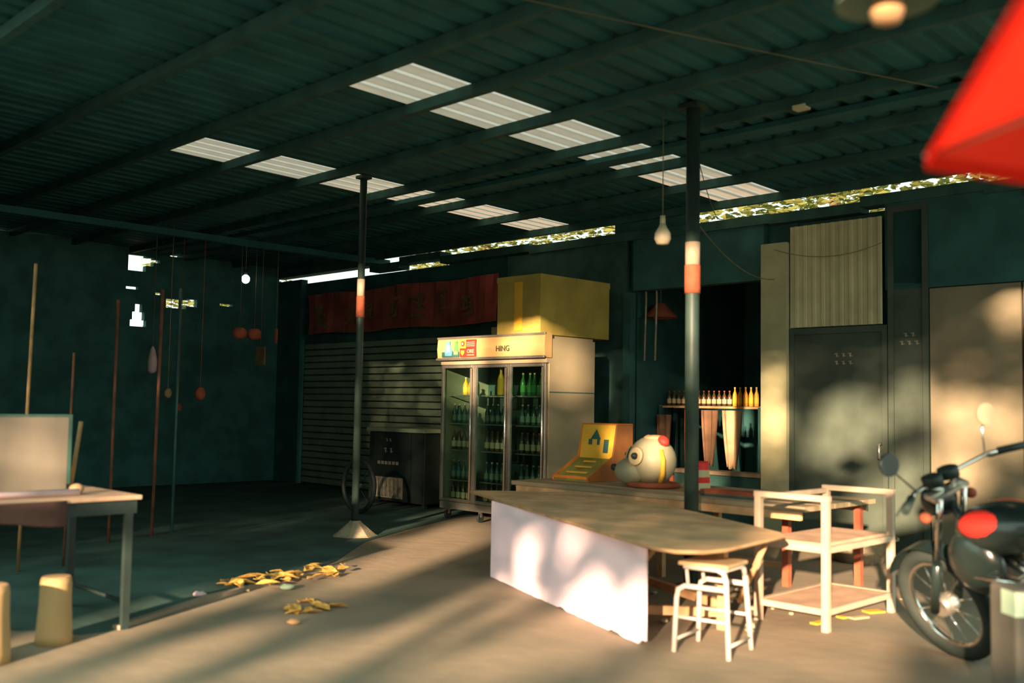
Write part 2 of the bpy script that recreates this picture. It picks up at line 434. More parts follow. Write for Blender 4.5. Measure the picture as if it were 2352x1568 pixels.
# ---------------------------------------------------------------- posts
def post(a, b, r, top, base, label):
    t = thing('roof_post', label, 'post', W(a, b, 0), group=None)
    P = B().tube([(0, 0, 0.03), (0, 0, top)], r, 16).obj('pole', M_post, t)
    B().lathe([(r + 0.006, 2.14), (r + 0.007, 2.17), (r + 0.007, 2.32), (r + 0.006, 2.35)], n=16).obj('red_band', M_rust, t, 'rusty red band')  # rust red and tan bands ringing each post
    B().lathe([(r + 0.003, 2.351), (r + 0.003, 2.52)], n=16).obj('tan_band', M_tan, t)
    B().lo(-r * 1.6, -r * 1.6, top - 0.03, r * 1.6, r * 1.6, top).obj('cap_plate', M_post, t)
    if base:
        B().lathe([(0.24, 0.0), (0.20, 0.02), (0.08, 0.12), (0.05, 0.15)], n=7, sm=False).obj('footing', M_conc, t)
    else:
        B().lathe([(r * 2, 0.0), (r * 2, 0.03)], n=12, sm=False).obj('foot_plate', M_post, t)
    return t
post(4.25, 6.12, 0.052, roofz(6.12) - 0.005, False, 'thick dark green steel post between the two tables, nearest the camera')
post(8.05, 5.92, 0.036, roofz(5.92) - 0.005, True, 'thinner dark steel post in a pale concrete footing, left of the drinks cooler')

# ---------------------------------------------------------------- drinks cooler
fr = thing('drinks_cooler', 'tall three-door glass drinks cooler with printed header, on castors', 'refrigerator', W(8.73, 7.6, 0))
FW, FD = 1.66, 0.75
B().lo(0, 0.03, 0.14, 0.03, FD, 1.80).obj('side_panel', M_white, fr)
B().lo(FW - 0.03, 0.03, 0.14, FW, FD, 2.0).obj('side_panel', M_white, fr)
B().lo(FW - 0.001, 0.03, 1.435, FW + 0.003, FD, 1.447).obj('panel_seam', M_dark2, fr)
B().lo(0.03, FD - 0.04, 0.16, FW - 0.03, FD, 2.0).obj('back_panel', M_inner, fr)
B().lo(0, 0.0, 0.12, FW, FD, 0.20, 0.006).obj('base', M_metal, fr)
B().lo(0.0, 0.03, 1.78, FW - 0.03, FD, 2.03).obj('top_box', M_white, fr)
hd = B()
prof = [(-0.02, 1.80), (-0.055, 1.82), (-0.065, 1.92), (-0.055, 2.03), (-0.02, 2.055), (0.05, 2.055), (0.05, 1.80)]
hd.prism([(-0.02, y, z) for y, z in prof], (FW + 0.03, 0, 0))
M_head = mat('amber_header_print', (0.42, 0.29, 0.12), 0.5, var=0.1, scale=2)
head = hd.obj('header', M_head, fr)
B().lo(-0.03, -0.075, 1.795, FW + 0.01, -0.05, 1.822, 0.006).obj('trim_strip', M_metal, fr)
B().lo(-0.03, -0.062, 2.035, FW + 0.01, -0.03, 2.06, 0.006).obj('trim_strip', M_metal, fr)
# prints on the header
B().lo(0.07, -0.072, 1.83, 0.36, -0.068, 1.89).obj('dark_print', M_dark, head)
B().prism([(0.13, -0.076, 1.845), (0.24, -0.076, 1.845), (0.25, -0.076, 1.90), (0.21, -0.076, 1.96), (0.205, -0.076, 2.01), (0.155, -0.076, 2.01), (0.15, -0.076, 1.96), (0.12, -0.076, 1.90)], (0, 0.006, 0)).obj('bottle_print', M_blue, head)
B().prism([(0.155, -0.079, 1.885), (0.21, -0.079, 1.885), (0.205, -0.079, 1.96), (0.16, -0.079, 1.96)], (0, 0.004, 0)).obj('bottle_print', M_pink, head)
B().prism([(0.28, -0.076, 1.855), (0.345, -0.076, 1.855), (0.345, -0.076, 1.93), (0.33, -0.076, 1.98), (0.33, -0.076, 2.01), (0.295, -0.076, 2.01), (0.295, -0.076, 1.98), (0.28, -0.076, 1.93)], (0, 0.006, 0)).obj('bottle_print', M_green, head)
B().lo(0.28, -0.079, 1.86, 0.345, -0.077, 1.89).obj('bottle_print', M_cream, head)
B().lo(0.38, -0.076, 1.925, 0.48, -0.068, 2.02).obj('yellow_sticker', M_yel2, head)
B().lathe([(0.03, 0), (0.03, 0.004)], (0.43, -0.077, 1.975), n=14, axis='Y').obj('round_mark', M_red, head)
B().lathe([(0.016, 0), (0.016, 0.004)], (0.43, -0.081, 1.975), n=12, axis='Y').obj('round_mark', M_cream, head)
B().lo(0.48, -0.076, 1.925, 0.64, -0.068, 2.02).obj('red_sticker', M_red, head)
for k in range(3): B().lo(0.495, -0.08, 1.945 + k * 0.02, 0.625, -0.077, 1.952 + k * 0.02).obj('small_print', M_cream, head)
B().lo(0.38, -0.076, 1.83, 0.64, -0.068, 1.923).obj('red_sticker', M_red, head)
B().prism([(0.40, -0.081, 1.90), (0.455, -0.081, 1.90), (0.455, -0.081, 1.87), (0.428, -0.081, 1.842), (0.40, -0.081, 1.87)], (0, 0.005, 0)).obj('shield_print', M_yel2, head)
text_mesh('lettering', 'ORE', 0.06, M_cream, head, (0.56, -0.079, 1.888))
B().lo(0.50, -0.08, 1.843, 0.62, -0.077, 1.852).obj('small_print', M_cream, head)
text_mesh('lettering', 'HING', 0.085, M_ink, head, (1.06, -0.074, 1.905))
# underside valance
B().lo(0.0, -0.02, 1.745, FW, 0.03, 1.795, 0.004).obj('valance', M_white, fr)
for i in range(3):
    x0 = 0.015 + i * 0.545; x1 = x0 + 0.54
    d = B(); s = 0.032
    for (u0, v0, u1, v1) in ((x0, 0.21, x0 + s, 1.74), (x1 - s, 0.21, x1, 1.74), (x0 + s, 0.21, x1 - s, 0.21 + s), (x0 + s, 1.74 - s, x1 - s, 1.74)):
        d.lo(u0, -0.02, v0, u1, 0.015, v1, 0.004)
    dd = d.obj('door', M_metal, fr, 'silver-framed glass door')
    B().lo(x0 + s, -0.008, 0.21 + s, x1 - s, -0.002, 1.74 - s).obj('glass_pane', M_glass, dd)
    B().tube([(x1 - 0.016, -0.045, 0.25), (x1 - 0.016, -0.045, 1.70)], 0.012, 8).obj('door_handle', M_metal, dd)
    for z in (0.44, 0.78, 1.08, 1.40):
        sh = B()
        sh.lo(x0 + 0.02, 0.08, z - 0.008, x1 - 0.02, 0.09, z + 0.004); sh.lo(x0 + 0.02, 0.66, z - 0.008, x1 - 0.02, 0.67, z + 0.004)
        for q in range(13): sh.lo(x0 + 0.03 + q * 0.04, 0.08, z - 0.002, x0 + 0.033 + q * 0.04, 0.67, z + 0.002)
        sh.obj('wire_shelf', M_metal, fr)
for (x, y) in ((0.08, 0.06), (0.62, 0.06), (FW - 0.1, 0.06), (0.08, 0.68), (FW - 0.1, 0.68)):
    c = B().lathe([(0.045, -0.014), (0.05, -0.008), (0.05, 0.008), (0.045, 0.014)], (x, y, 0.05), n=14, axis='X').obj('castor', M_black, fr)
    B().lo(x - 0.02, y - 0.012, 0.06, x + 0.02, y + 0.012, 0.12).obj('castor_fork', M_metal, c)

def bottle_prof(r, h):
    return [(r * 0.9, 0), (r, h * 0.04), (r, h * 0.55), (r * 0.75, h * 0.68), (r * 0.36, h * 0.8), (r * 0.34, h * 0.93)]
def make_bottle(name, r, h, mb, ml, mc):
    b = B().lathe(bottle_prof(r, h), n=12).obj(name, mb)
    B().lathe([(r * 1.02, h * 0.15), (r * 1.02, h * 0.45)], n=12, cap=False).obj('label_band', ml, b)
    B().lathe([(r * 0.40, h * 0.92), (r * 0.40, h)], n=10).obj('cap', mc, b)
    return b
M_bgreen = mat('green_bottle', (0.06, 0.24, 0.06), 0.25, var=0.15, spec=0.6)
M_bbrown = mat('brown_bottle', (0.07, 0.04, 0.015), 0.25, var=0.15, spec=0.6)
M_borange = mat('orange_drink', (0.70, 0.30, 0.03), 0.35, var=0.1)
M_bteal = mat('dark_bottle', (0.03, 0.07, 0.05), 0.3, var=0.15, spec=0.6)
PROTO = {}
def bottle(kind, a, b, z, label, group, r=0.032, h=0.23, cat='bottle'):
    M = {'green': (M_bgreen, M_green, M_cream), 'brown': (M_bbrown, M_cream, M_rust), 'orange': (M_borange, M_yel2, M_cream), 'dark': (M_bteal, M_shut, M_tan), 'yellow': (M_yel2, M_yel2, M_cream)}[kind]
    key = (kind, r, h)
    if key not in PROTO:
        PROTO[key] = o = make_bottle('bottle', r, h, *M)
    else: o = dup(PROTO[key])
    place(o, W(a, b, z)); tag(o, label, cat, group)
    return o
FA = 8.73   # a of the cooler's left side
for i in range(5):
    bottle('green', FA - 1.19 - i * 0.085, 7.72 + 0.02 * (i % 2), 1.406, 'green bottle on the top shelf behind the right cooler door', 'green bottles on the top right cooler shelf', r=0.03, h=0.24)
bottle('yellow', FA - 0.87, 7.70, 1.406, 'tall yellow bottle on the top shelf behind the middle cooler door', None, 0.04, 0.30)
bottle('green', FA - 1.0, 7.70, 1.406, 'stout green and white bottle beside the tall yellow one in the cooler', None, 0.05, 0.22)
for i in range(3):
    bottle('orange', FA - 0.30 - i * 0.09, 7.70, 1.406, 'orange bottle on the top shelf behind the left cooler door', 'orange bottles on the top left cooler shelf', 0.034, 0.2)
for j, z in enumerate((1.086, 0.786, 0.446, 0.206)):
    for d in range(3):
        for i in range(5):
            x = 0.09 + d * 0.545 + i * 0.085
            k = ('dark', 'brown', 'dark', 'brown')[j]
            bottle(k, FA - x, 7.73, z, ('dark bottle with pale cap on the %s shelf behind the %s cooler door' % (('second', 'third', 'fourth', 'bottom')[j], ('left', 'middle', 'right')[d])),
                   'bottles on the %s shelf of the %s cooler door' % (('second', 'third', 'fourth', 'bottom')[j], ('left', 'middle', 'right')[d]), 0.03, 0.22)

# big yellow carton on top of the cooler
yb = thing('yellow_carton', 'large olive yellow cardboard box standing on top of the drinks cooler', 'box', W(7.96, 7.72, 2.06))
B().lo(0, 0, 0, 0.66, 1.15, 0.64, 0.008).obj('carton_body', M_yel, yb)
B().lo(-0.004, -0.006, 0.585, 0.664, 0.575, 0.648).obj('flap', M_yel, yb)
B().lo(-0.004, 0.58, 0.585, 0.664, 1.155, 0.65).obj('flap', M_yel, yb)
B().lo(0.27, -0.005, 0.05, 0.39, 0.0, 0.58).obj('tape', M_yel2, yb)

# red banner over the shutter
bn = thing('shop_banner', 'long dark red cloth banner with olive print above the roller shutter', 'banner', W(13.5, 8.93, 2.36))
bb = B(); nseg = 40
rows = []
for j in range(5):
    rows.append([bb.bm.verts.new((i * 4.3 / nseg, 0.018 * math.sin(i * 0.9 + j) + 0.01 * math.sin(i * 2.3), j * 0.62 / 4 + (0.015 * math.sin(i * 0.35) if j in (0, 4) else 0))) for i in range(nseg + 1)])
for j in range(4):
    for i in range(nseg): bb.bm.faces.new((rows[j][i], rows[j][i + 1], rows[j + 1][i + 1], rows[j + 1][i]))
bo = bb.obj('cloth', M_banner, bn)
sm = bo.modifiers.new('thickness', 'SOLIDIFY'); sm.thickness = 0.006
for (x, z, w, h, m) in ((0.2, 0.08, 0.35, 0.38, M_bmark), (0.95, 0.1, 0.2, 0.36, M_rust), (1.12, 0.1, 0.14, 0.3, M_bmark), (1.5, 0.16, 0.22, 0.24, M_bmark), (2.05, 0.14, 0.28, 0.34, M_bmark), (2.6, 0.12, 0.3, 0.36, M_bmark), (3.2, 0.2, 0.14, 0.34, M_bmark), (3.25, 0.36, 0.1, 0.12, M_rust), (3.6, 0.1, 0.3, 0.3, M_bmark)):
    g = B(); rg = random.Random(int(x * 100))
    for k in range(4): g.box((x + w * rg.uniform(.35, .65), -0.035, z + h * (0.12 + 0.25 * k)), (w * rg.uniform(.5, .95), 0.008, h * rg.uniform(.07, .13)), RY(rg.uniform(-14, 14)))
    for k in range(3): g.box((x + w * rg.uniform(.2, .8), -0.034, z + h * rg.uniform(.3, .7)), (w * .13, 0.008, h * rg.uniform(.35, .7)), RY(rg.uniform(-25, 25)))
    g.obj('banner_print', m, bn)

# black cabinet with pale print
bc = thing('black_cabinet', 'black cabinet with pale lettering and white notice, beside the roller shutter', 'cabinet', W(10.6, 8.0, 0))
B().lo(0, 0, 0.06, 1.12, 0.8, 0.93, 0.01).obj('carcass', M_black, bc)
B().lo(-0.03, -0.04, 0.935, 1.15, 0.82, 0.985, 0.008).obj('worktop', M_shut, bc)
B().lo(0.02, -0.012, 0.08, 0.86, 0.0, 0.92).obj('front_door', M_black, bc)
B().lo(0.88, -0.012, 0.08, 1.10, 0.0, 0.92).obj('front_door', M_black, bc)
for x in (0.05, 1.02): B().lo(x, 0.05, 0, x + 0.05, 0.1, 0.06).obj('foot', M_black, bc)
nt = B().lo(0.09, -0.02, 0.10, 0.72, -0.013, 0.36).obj('notice_sheet', M_pale, bc)
for k in range(7): B().lo(0.15 + k * 0.08, -0.023, 0.12, 0.156 + k * 0.08, -0.02, 0.34).obj('ruled_line', M_dark, nt)
glyphs(bc, 0.42, 0.83, 0.055, (2,), y=-0.015)
glyphs(bc, 0.42, 0.70, 0.09, (2,), y=-0.015)
for k in range(6): B().lo(0.2 + k * 0.075, -0.018, 0.52, 0.25 + k * 0.075, -0.013, 0.56).obj('small_print', M_pale, bc)

# ---------------------------------------------------------------- items in the dark shop opening
sh = thing('bottle_rack', 'narrow shelf of bottles inside the dark shop opening', 'shelf', W(7.05, 9.5, 0))
B().lo(0.0, 0, 1.30, 1.35, 0.3, 1.325).obj('shelf_board', M_edge, sh)
B().lo(0.0, 0, 0.55, 1.35, 0.3, 0.575).obj('shelf_board', M_edge, sh)
for x in (0.0, 1.31):
    B().lo(x, 0.27, 0.0, x + 0.04, 0.31, 1.5).obj('upright', M_dark, sh)
    B().lo(x, -0.01, 0.0, x + 0.04, 0.03, 1.32).obj('upright', M_dark, sh)
for i in range(18):
    kind = 'brown' if i < 13 else 'orange'
    bottle(kind, 6.98 - i * 0.068, 9.60, 1.328, 'small brown bottle in the row on the shop shelf' if i < 13 else 'orange red bottle at the right end of the row on the shop shelf',
           'row of bottles on the shop shelf', 0.026, 0.17 if i < 13 else 0.21)
def drape(name, w, h, m, label, loc, folds=5, taper=0.6, cat='cloth', amp=0.025):
    b = B(); R = []
    for j in range(13):
        t = j / 12; ww = w * (1 - (1 - taper) * (1 - t) ** 1.5)
        R.append([b.bm.verts.new(((i / 16 - 0.5) * ww, amp * math.sin(i / 16 * folds * 2 * math.pi + 0.6 * t), t * h + 0.02 * math.sin(i * 0.7) * (1 - t))) for i in range(17)])
    for j in range(12):
        for i in range(16):
            f = b.bm.faces.new((R[j][i], R[j][i + 1], R[j + 1][i + 1], R[j + 1][i])); f.smooth = True
    o = b.obj(name, m); md = o.modifiers.new('thickness', 'SOLIDIFY'); md.thickness = 0.006
    place(o, loc); tag(o, label, cat); return o
M_cl1 = mat('peach_cloth', (0.55, 0.36, 0.20), 0.9, var=0.2, scale=5)
M_cl2 = mat('red_orange_cloth', (0.55, 0.14, 0.07), 0.9, var=0.3, scale=5)
M_cl3 = mat('dull_brown_cloth', (0.20, 0.11, 0.06), 0.9, var=0.3, scale=5)
drape('hanging_garment', 0.26, 0.62, M_cl1, 'peach coloured garment hanging under the right end of the shop shelf', W(6.05, 9.46, 0.66), 2, 0.45)
drape('hanging_cloth', 0.16, 0.66, M_cl2, 'red orange cloth hanging just right of the near post', W(6.60, 9.46, 0.62), 2, 0.8)
drape('hanging_cloth', 0.22, 0.6, M_cl3, 'dull brown cloth hanging between the peach garment and the red one', W(6.33, 9.44, 0.68), 2, 0.5)
drape('hanging_cloth', 0.2, 0.5, M_cl3, 'dull brown cloth hanging left of the near post in the shop opening', W(6.95, 9.44, 0.72), 2, 0.7)
bx = thing('red_box', 'rust red box lying on the floor of the shop opening', 'box', W(7.0, 9.15, 0))
B().lo(0, 0, 0, 0.4, 0.3, 0.55, 0.006).obj('carton_body', M_rust, bx); B().lo(-0.003, -0.003, 0.5, 0.403, 0.15, 0.555).obj('flap', M_rust, bx)
ctr = thing('shop_counter', 'low grey-brown counter across the dark shop opening', 'counter', W(7.05, 9.05, 0))
B().lo(0.5, 0, 0.60, 1.6, 0.2, 0.64).obj('counter_top', M_wood2, ctr); B().lo(0.52, 0.03, 0, 1.58, 0.17, 0.6).obj('counter_front', M_dark2, ctr)
lp = thing('red_lampshade', 'small rust red conical lampshade high in the dark opening', 'lamp', W(6.93, 9.35, 2.33))
B().lathe([(0.20, 0), (0.19, 0.02), (0.05, 0.17)], n=16, cap=False).obj('shade', M_rust, lp); B().tube([(0, 0, 0.16), (0, 0, 0.77)], 0.006, 6).obj('cord', M_wire, lp)
for k, a in enumerate((6.85, 7.0)):
    o = B().tube([(0, 0, 0), (0.02, 0, 0.7), (0, 0, 1.3)], 0.012, 6).obj('hanging_strip', M_pale); place(o, W(a, 9.14, 1.25)); 
    tag(o, 'thin pale strip hanging in the dark opening, ' + ('right' if k == 0 else 'left') + ' one of two', 'strip')
    o.location.z = 1.83

# ---------------------------------------------------------------- table 2 (rear) with orange machine and toy head
t2 = thing('plank_table', 'long low grey plank table behind the near post', 'table', W(6.25, 6.27, 0))
for k in range(5):
    B().lo(0, k * 0.215, 0.605, 2.82, k * 0.215 + 0.208, 0.64 + 0.003 * (k % 2), 0.003).obj('plank', M_wood2, t2)
B().lo(0.05, 0.01, 0.545, 2.78, 0.04, 0.603).obj('apron', M_edge, t2)
B().lo(0.05, 1.0, 0.545, 2.78, 1.03, 0.603).obj('apron', M_wood2, t2)
for (x, y) in ((0.08, 0.08), (1.55, 0.1), (2.41, 0.48), (2.74, 0.95), (0.1, 0.95), (1.5, 0.95)):
    B().lo(x - 0.025, y - 0.025, 0, x + 0.025, y + 0.025, 0.60).obj('leg', M_rust if x > 2 else M_edge, t2)
B().lo(0.1, 0.50, 0.12, 2.4, 0.54, 0.16).obj('stretcher', M_edge, t2)

om = thing('orange_machine', 'orange table-top game cabinet with sloping bed and upright back', 'game', W(6.12, 6.66, 0.643))
mw = 0.42
for x in (0, mw - 0.018):
    B().prism([(x, 0, 0), (x, 0, 0.035), (x, 0.34, 0.21), (x, 0.40, 0.50), (x, 0.62, 0.50), (x, 0.62, 0)], (0.018, 0, 0)).obj('side_panel', M_brown if x else M_orange, om)
B().prism([(0.018, 0.01, 0.0), (0.018, 0.01, 0.02), (0.018, 0.35, 0.19), (0.018, 0.35, 0)], (mw - 0.036, 0, 0)).obj('bed', M_bed, om)
B().prism([(0.018, 0.35, 0), (0.018, 0.35, 0.20), (0.018, 0.395, 0.49), (0.018, 0.42, 0.49), (0.018, 0.42, 0)], (mw - 0.036, 0, 0)).obj('backboard', M_yel2, om)
B().lo(0.0, 0.40, 0.485, mw, 0.62, 0.503).obj('top_panel', M_orange, om)
B().lo(0.0, 0.605, 0.0, mw, 0.62, 0.5).obj('back_panel', M_orange, om)
def slope(y): return 0.20 + (y - 0.35) / 0.045 * 0.29
for pts in ([(0.13, 0.36), (0.25, 0.36), (0.19, 0.45)], [(0.11, 0.31), (0.15, 0.31), (0.15, 0.36), (0.11, 0.36)], [(0.21, 0.31), (0.24, 0.31), (0.24, 0.36), (0.21, 0.36)], [(0.29, 0.24), (0.345, 0.24), (0.345, 0.36), (0.29, 0.36)]):
    B().prism([(x, 0.347 + (z - 0.20) / 0.29 * 0.045 - 0.004, z) for x, z in pts], (0, 0.003, 0)).obj('dark_print', M_dark, om)
B().lo(0.02, 0.0, 0.02, mw - 0.02, 0.014, 0.045).obj('front_rail', M_orange, om)
for k in range(3):
    z = 0.06 + k * 0.045; y = 0.09 + k * 0.088
    B().box((mw / 2, y, z + 0.012), (0.24 - 0.05 * k, 0.02, 0.006), RX(26)).obj('bed_rail', M_yel2, om)

# pale animal head of a ride-on toy: rounded head, muzzle, ringed eyes
th = thing('ride_on_toy', 'pale round toy animal head with dark ringed eyes, right of the orange machine', 'toy', W(5.08, 6.72, 0.643), RZ + math.radians(-22))
B().ball((0, 0.02, 0.215), (0.205, 0.20, 0.205)).obj('head', M_toy, th)
B().ball((-0.09, -0.13, 0.125), (0.15, 0.13, 0.115)).obj('muzzle', M_toy, th)
B().lathe([(0.19, 0), (0.22, 0.01), (0.22, 0.035), (0.19, 0.045)], (0.02, 0.02, 0.0), n=20).obj('base_ring', M_rust, th)
for (x, y, z, ry) in ((-0.155, -0.095, 0.255, 0), (0.055, -0.165, 0.255, 0)):
    d = Vector((x, y - 0.02, z - 0.215)).normalized()
    q = d.to_track_quat('Z', 'Y').to_matrix()
    c = Vector((0, 0.02, 0.215)) + d * 0.197
    r = B().lathe([(0.078, 0.0), (0.074, 0.014), (0.055, 0.020), (0.050, 0.012)], n=20); bmesh.ops.transform(r.bm, matrix=Matrix.Translation(c) @ q.to_4x4(), verts=r.bm.verts)
    e = r.obj('eye_ring', M_cream, th)
    B().ball(c + d * 0.010, (0.030, 0.030, 0.042), q, 12).obj('pupil', M_black, e)
B().ball((-0.185, -0.235, 0.155), (0.036, 0.026, 0.030), None, 12).obj('nose', M_black, th)
for s_, m_ in ((-1, M_pink), (1, M_red)):
    B().ball((0.02 + s_ * 0.125, 0.04, 0.385), (0.055, 0.045, 0.035), RY(s_ * 38), 12).obj('ear', m_, th)
B().ball((0.02, 0.03, 0.405), (0.09, 0.09, 0.026), None, 14).obj('topknot', M_edge, th)
B().tube([(0.17, 0.0, 0.31), (0.208, 0.0, 0.23), (0.20, 0.0, 0.12), (0.16, 0.0, 0.05)], 0.02, 8).obj('side_trim', M_yel2, th)
bk = thing('striped_can', 'red and white striped can behind the near post beside the toy head', 'can', W(4.56, 6.66, 0.643))
B().lathe([(0.085, 0), (0.095, 0.01), (0.08, 0.22), (0.075, 0.24)], n=18).obj('can_body', M_red, bk)
B().lathe([(0.0965, 0.02), (0.092, 0.075)], n=18, cap=False).obj('white_stripe', M_cream, bk); B().lathe([(0.088, 0.12), (0.084, 0.175)], n=18, cap=False).obj('white_stripe', M_cream, bk)
tr = thing('dark_tray', 'low dark tray beneath the striped can on the plank table', 'tray', W(4.4, 6.45, 0.643))
B().lo(0, 0, 0, 0.5, 0.16, 0.015).obj('tray_floor', M_dark2, tr)
for (x0, y0, x1, y1) in ((0, 0, 0.5, 0.012), (0, 0.148, 0.5, 0.16), (0, 0.012, 0.012, 0.148), (0.488, 0.012, 0.5, 0.148)): B().lo(x0, y0, 0.015, x1, y1, 0.045).obj('tray_rim', M_rust, tr)

# ---------------------------------------------------------------- table 1 (near) with lilac panel
t1 = thing('board_table', 'low table with a worn brown plywood top and rounded corner, nearest the camera', 'table', W(0, 0, 0))
poly = [(2.98, 4.16), (2.88, 4.25), (2.85, 4.4), (2.93, 5.12), (3.02, 5.24), (4.0, 5.80), (4.7, 6.12), (5.55, 6.2), (6.1, 5.72), (6.08, 5.63), (3.12, 4.17)]
B().prism([(-a, b, 0.592) for a, b in poly], (0, 0, -0.018)).obj('table_top', M_wood, t1)
eb = B(); eb.tube([(-a, b, 0.583) for a, b in poly], 0.010, 6, closed=True); eb.obj('edge_banding', M_edge, t1)
fx = Vector((-2.0, 0.90, 0)).normalized()     # along the front edge (towards the far left) in local coords: x=-a
def tp(a, b, z): return (-a, b, z)
for (a, b) in ((3.80, 4.78), (5.5, 5.62), (3.35, 5.15), (5.3, 5.95)):
    B().box(tp(a, b, 0.33), (0.045, 0.045, 0.50)).obj('leg', M_edge, t1)
for (p, q) in (((3.95, 4.85, 0.10), (3.45, 4.68, 0.56)), ((3.3, 5.25, 0.16), (3.0, 5.05, 0.56)), ((3.7, 4.8, 0.12), (4.2, 5.1, 0.56))):
    B().tube([tp(*p), tp(*q)], 0.018, 6).obj('brace', M_edge, t1)
for (p, q) in (((3.80, 4.78, 0.14), (5.5, 5.62, 0.14)), ((3.35, 5.15, 0.14), (5.3, 5.95, 0.14)), ((3.80, 4.78, 0.10), (3.35, 5.15, 0.10)), ((5.5, 5.62, 0.14), (5.3, 5.95, 0.14)), ((3.80, 4.78, 0.545), (5.5, 5.62, 0.545)), ((3.35, 5.15, 0.545), (5.3, 5.95, 0.545))):
    v0, v1 = Vector(tp(*p)), Vector(tp(*q)); d = v1 - v0
    B().box((v0 + v1) / 2, (d.length, 0.04, 0.05), RZm(math.degrees(math.atan2(d.y, d.x)))).obj('rail', M_edge, t1)
for (a, b) in ((3.80, 4.78), (5.5, 5.62), (3.35, 5.15), (5.3, 5.95)):
    B().box(tp(a, b, 0.04), (0.05, 0.05, 0.08)).obj('foot', M_edge, t1)

# lilac sheet leaning on the front of the near table
P_, Q_ = Vector((-3.38, 4.44, 0)), Vector((-5.52, 5.33, 0))
u = (Q_ - P_).normalized(); n_ = Vector((u.y, -u.x, 0)); L_ = (Q_ - P_).length
if n_.y > 0: n_ = -n_
bp = B(); R1 = []
rr = random.Random(3); NN = 60
for i in range(NN + 1):
    t = i / NN; jag = 0.004 * rr.random() + (0.012 if 0.12 < t < 0.18 else 0) + (0.01 if 0.44 < t < 0.48 else 0)
    if t < 0.02: jag = 0.03
    R1.append((P_ + u * L_ * t, jag))
poly_f = [Vector((p.x, p.y, j + 0.001)) for p, j in R1] + [Vector((Q_.x, Q_.y, 0.572)), Vector((P_.x, P_.y, 0.572))]
bp.prism(poly_f, n_ * -0.012)
pn = bp.obj('lilac_sheet', M_panel); place(pn, W(0, 0, 0)); tag(pn, 'pale lilac sheet standing on edge along the front of the near brown table', 'panel')

# ---------------------------------------------------------------- stool
st = thing('metal_stool', 'small pale tube stool with ochre seat in front of the brown table', 'stool', (1.105, 5.465, 0), math.radians(-35))
hs, ft = 0.125, 0.155
B().box((0, 0, 0.472), (0.285, 0.285, 0.022), None, 0.010).obj('seat', M_stoolseat, st)
TR = 0.0135
B().tube([(-0.11, -0.128, 0.455), (0.08, -0.128, 0.455), (0.115, -0.129, 0.44), (0.13, -0.132, 0.40), (ft, -ft, 0.005)], TR, 10).obj('leg', M_stool, st)      # front leg, turning in under the seat
B().tube([(0.128, 0.13, 0.40), (ft, ft, 0.005)], TR, 10).obj('leg', M_stool, st)
B().tube([(0.110, -0.11, 0.455), (0.120, 0.08, 0.455), (0.126, 0.115, 0.44), (0.128, 0.13, 0.40)], TR, 10).obj('seat_rail', M_stool, st)
B().tube([(-ft, -ft, 0.005), (-0.145, -0.145, 0.29), (-0.135, -0.142, 0.335), (-0.10, -0.14, 0.355), (0.13, -0.138, 0.355)], TR, 10).obj('leg', M_stool, st)      # left leg, bent over below the seat
B().tube([(-ft, ft, 0.005), (-0.145, 0.145, 0.29), (-0.135, 0.142, 0.335), (-0.10, 0.14, 0.355), (0.12, 0.138, 0.355)], TR, 10).obj('leg', M_stool, st)
B().tube([(-0.11, -0.11, 0.455), (-0.11, 0.11, 0.455)], TR, 10).obj('seat_rail', M_stool, st)
for sx in (-1, 1):
    B().tube([(-0.10, sx * 0.10, 0.355), (-0.11, sx * 0.10, 0.455)], 0.009, 8).obj('strut', M_stool, st)
    B().tube([(-0.147, sx * 0.147, 0.19), (0.147, sx * 0.147, 0.19)], 0.0085, 8).obj('crossbar', M_stool, st)
    B().tube([(sx * 0.151, -0.151, 0.07), (sx * 0.151, 0.151, 0.07)], 0.0085, 8).obj('crossbar', M_stool, st)

# ---------------------------------------------------------------- metal armed bench with a lower shelf
be = thing('armed_bench', 'cream metal bench frame with two arm rails and a bottom shelf', 'bench', W(3.35, 5.55, 0))
bw, bd = 0.45, 0.87    # x to the right, y away
zt, zs = 0.775, 0.50
for (x, y) in ((0, 0), (bw, 0), (0, bd), (bw, bd)):
    B().box((x, y, zt / 2), (0.042, 0.042, zt), None, 0.004).obj('leg', M_tan, be)
for y in (0, bd):
    B().box((bw / 2, y, zt - 0.0), (bw + 0.05, 0.045, 0.035), None, 0.004).obj('arm_rail', M_tan, be)
B().box((0, bd / 2, zt - 0.02), (0.03, bd - 0.05, 0.03)).obj('back_rail', M_tan, be)
B().box((bw / 2 - 0.0, bd / 2, zs), (bw - 0.044, bd - 0.02, 0.018)).obj('seat', M_seat, be)
for y in (0.0, bd): B().box((bw / 2, y, zs - 0.02), (bw - 0.05, 0.035, 0.045)).obj('seat_rail', M_tan, be)
for x in (0.0, bw): B().box((x, bd / 2, zs - 0.025), (0.03, bd - 0.05, 0.035)).obj('seat_rail', M_tan, be)
B().box((bw / 2, bd / 2, 0.12), (bw - 0.044, bd - 0.045, 0.018)).obj('bottom_shelf', M_seat, be)
for y in (0.0, bd): B().box((bw / 2, y, 0.115), (bw - 0.05, 0.035, 0.035)).obj('shelf_rail', M_tan, be)
for x in (0.0, bw): B().box((x, bd / 2, 0.115), (0.035, bd - 0.05, 0.035)).obj('shelf_rail', M_tan, be)

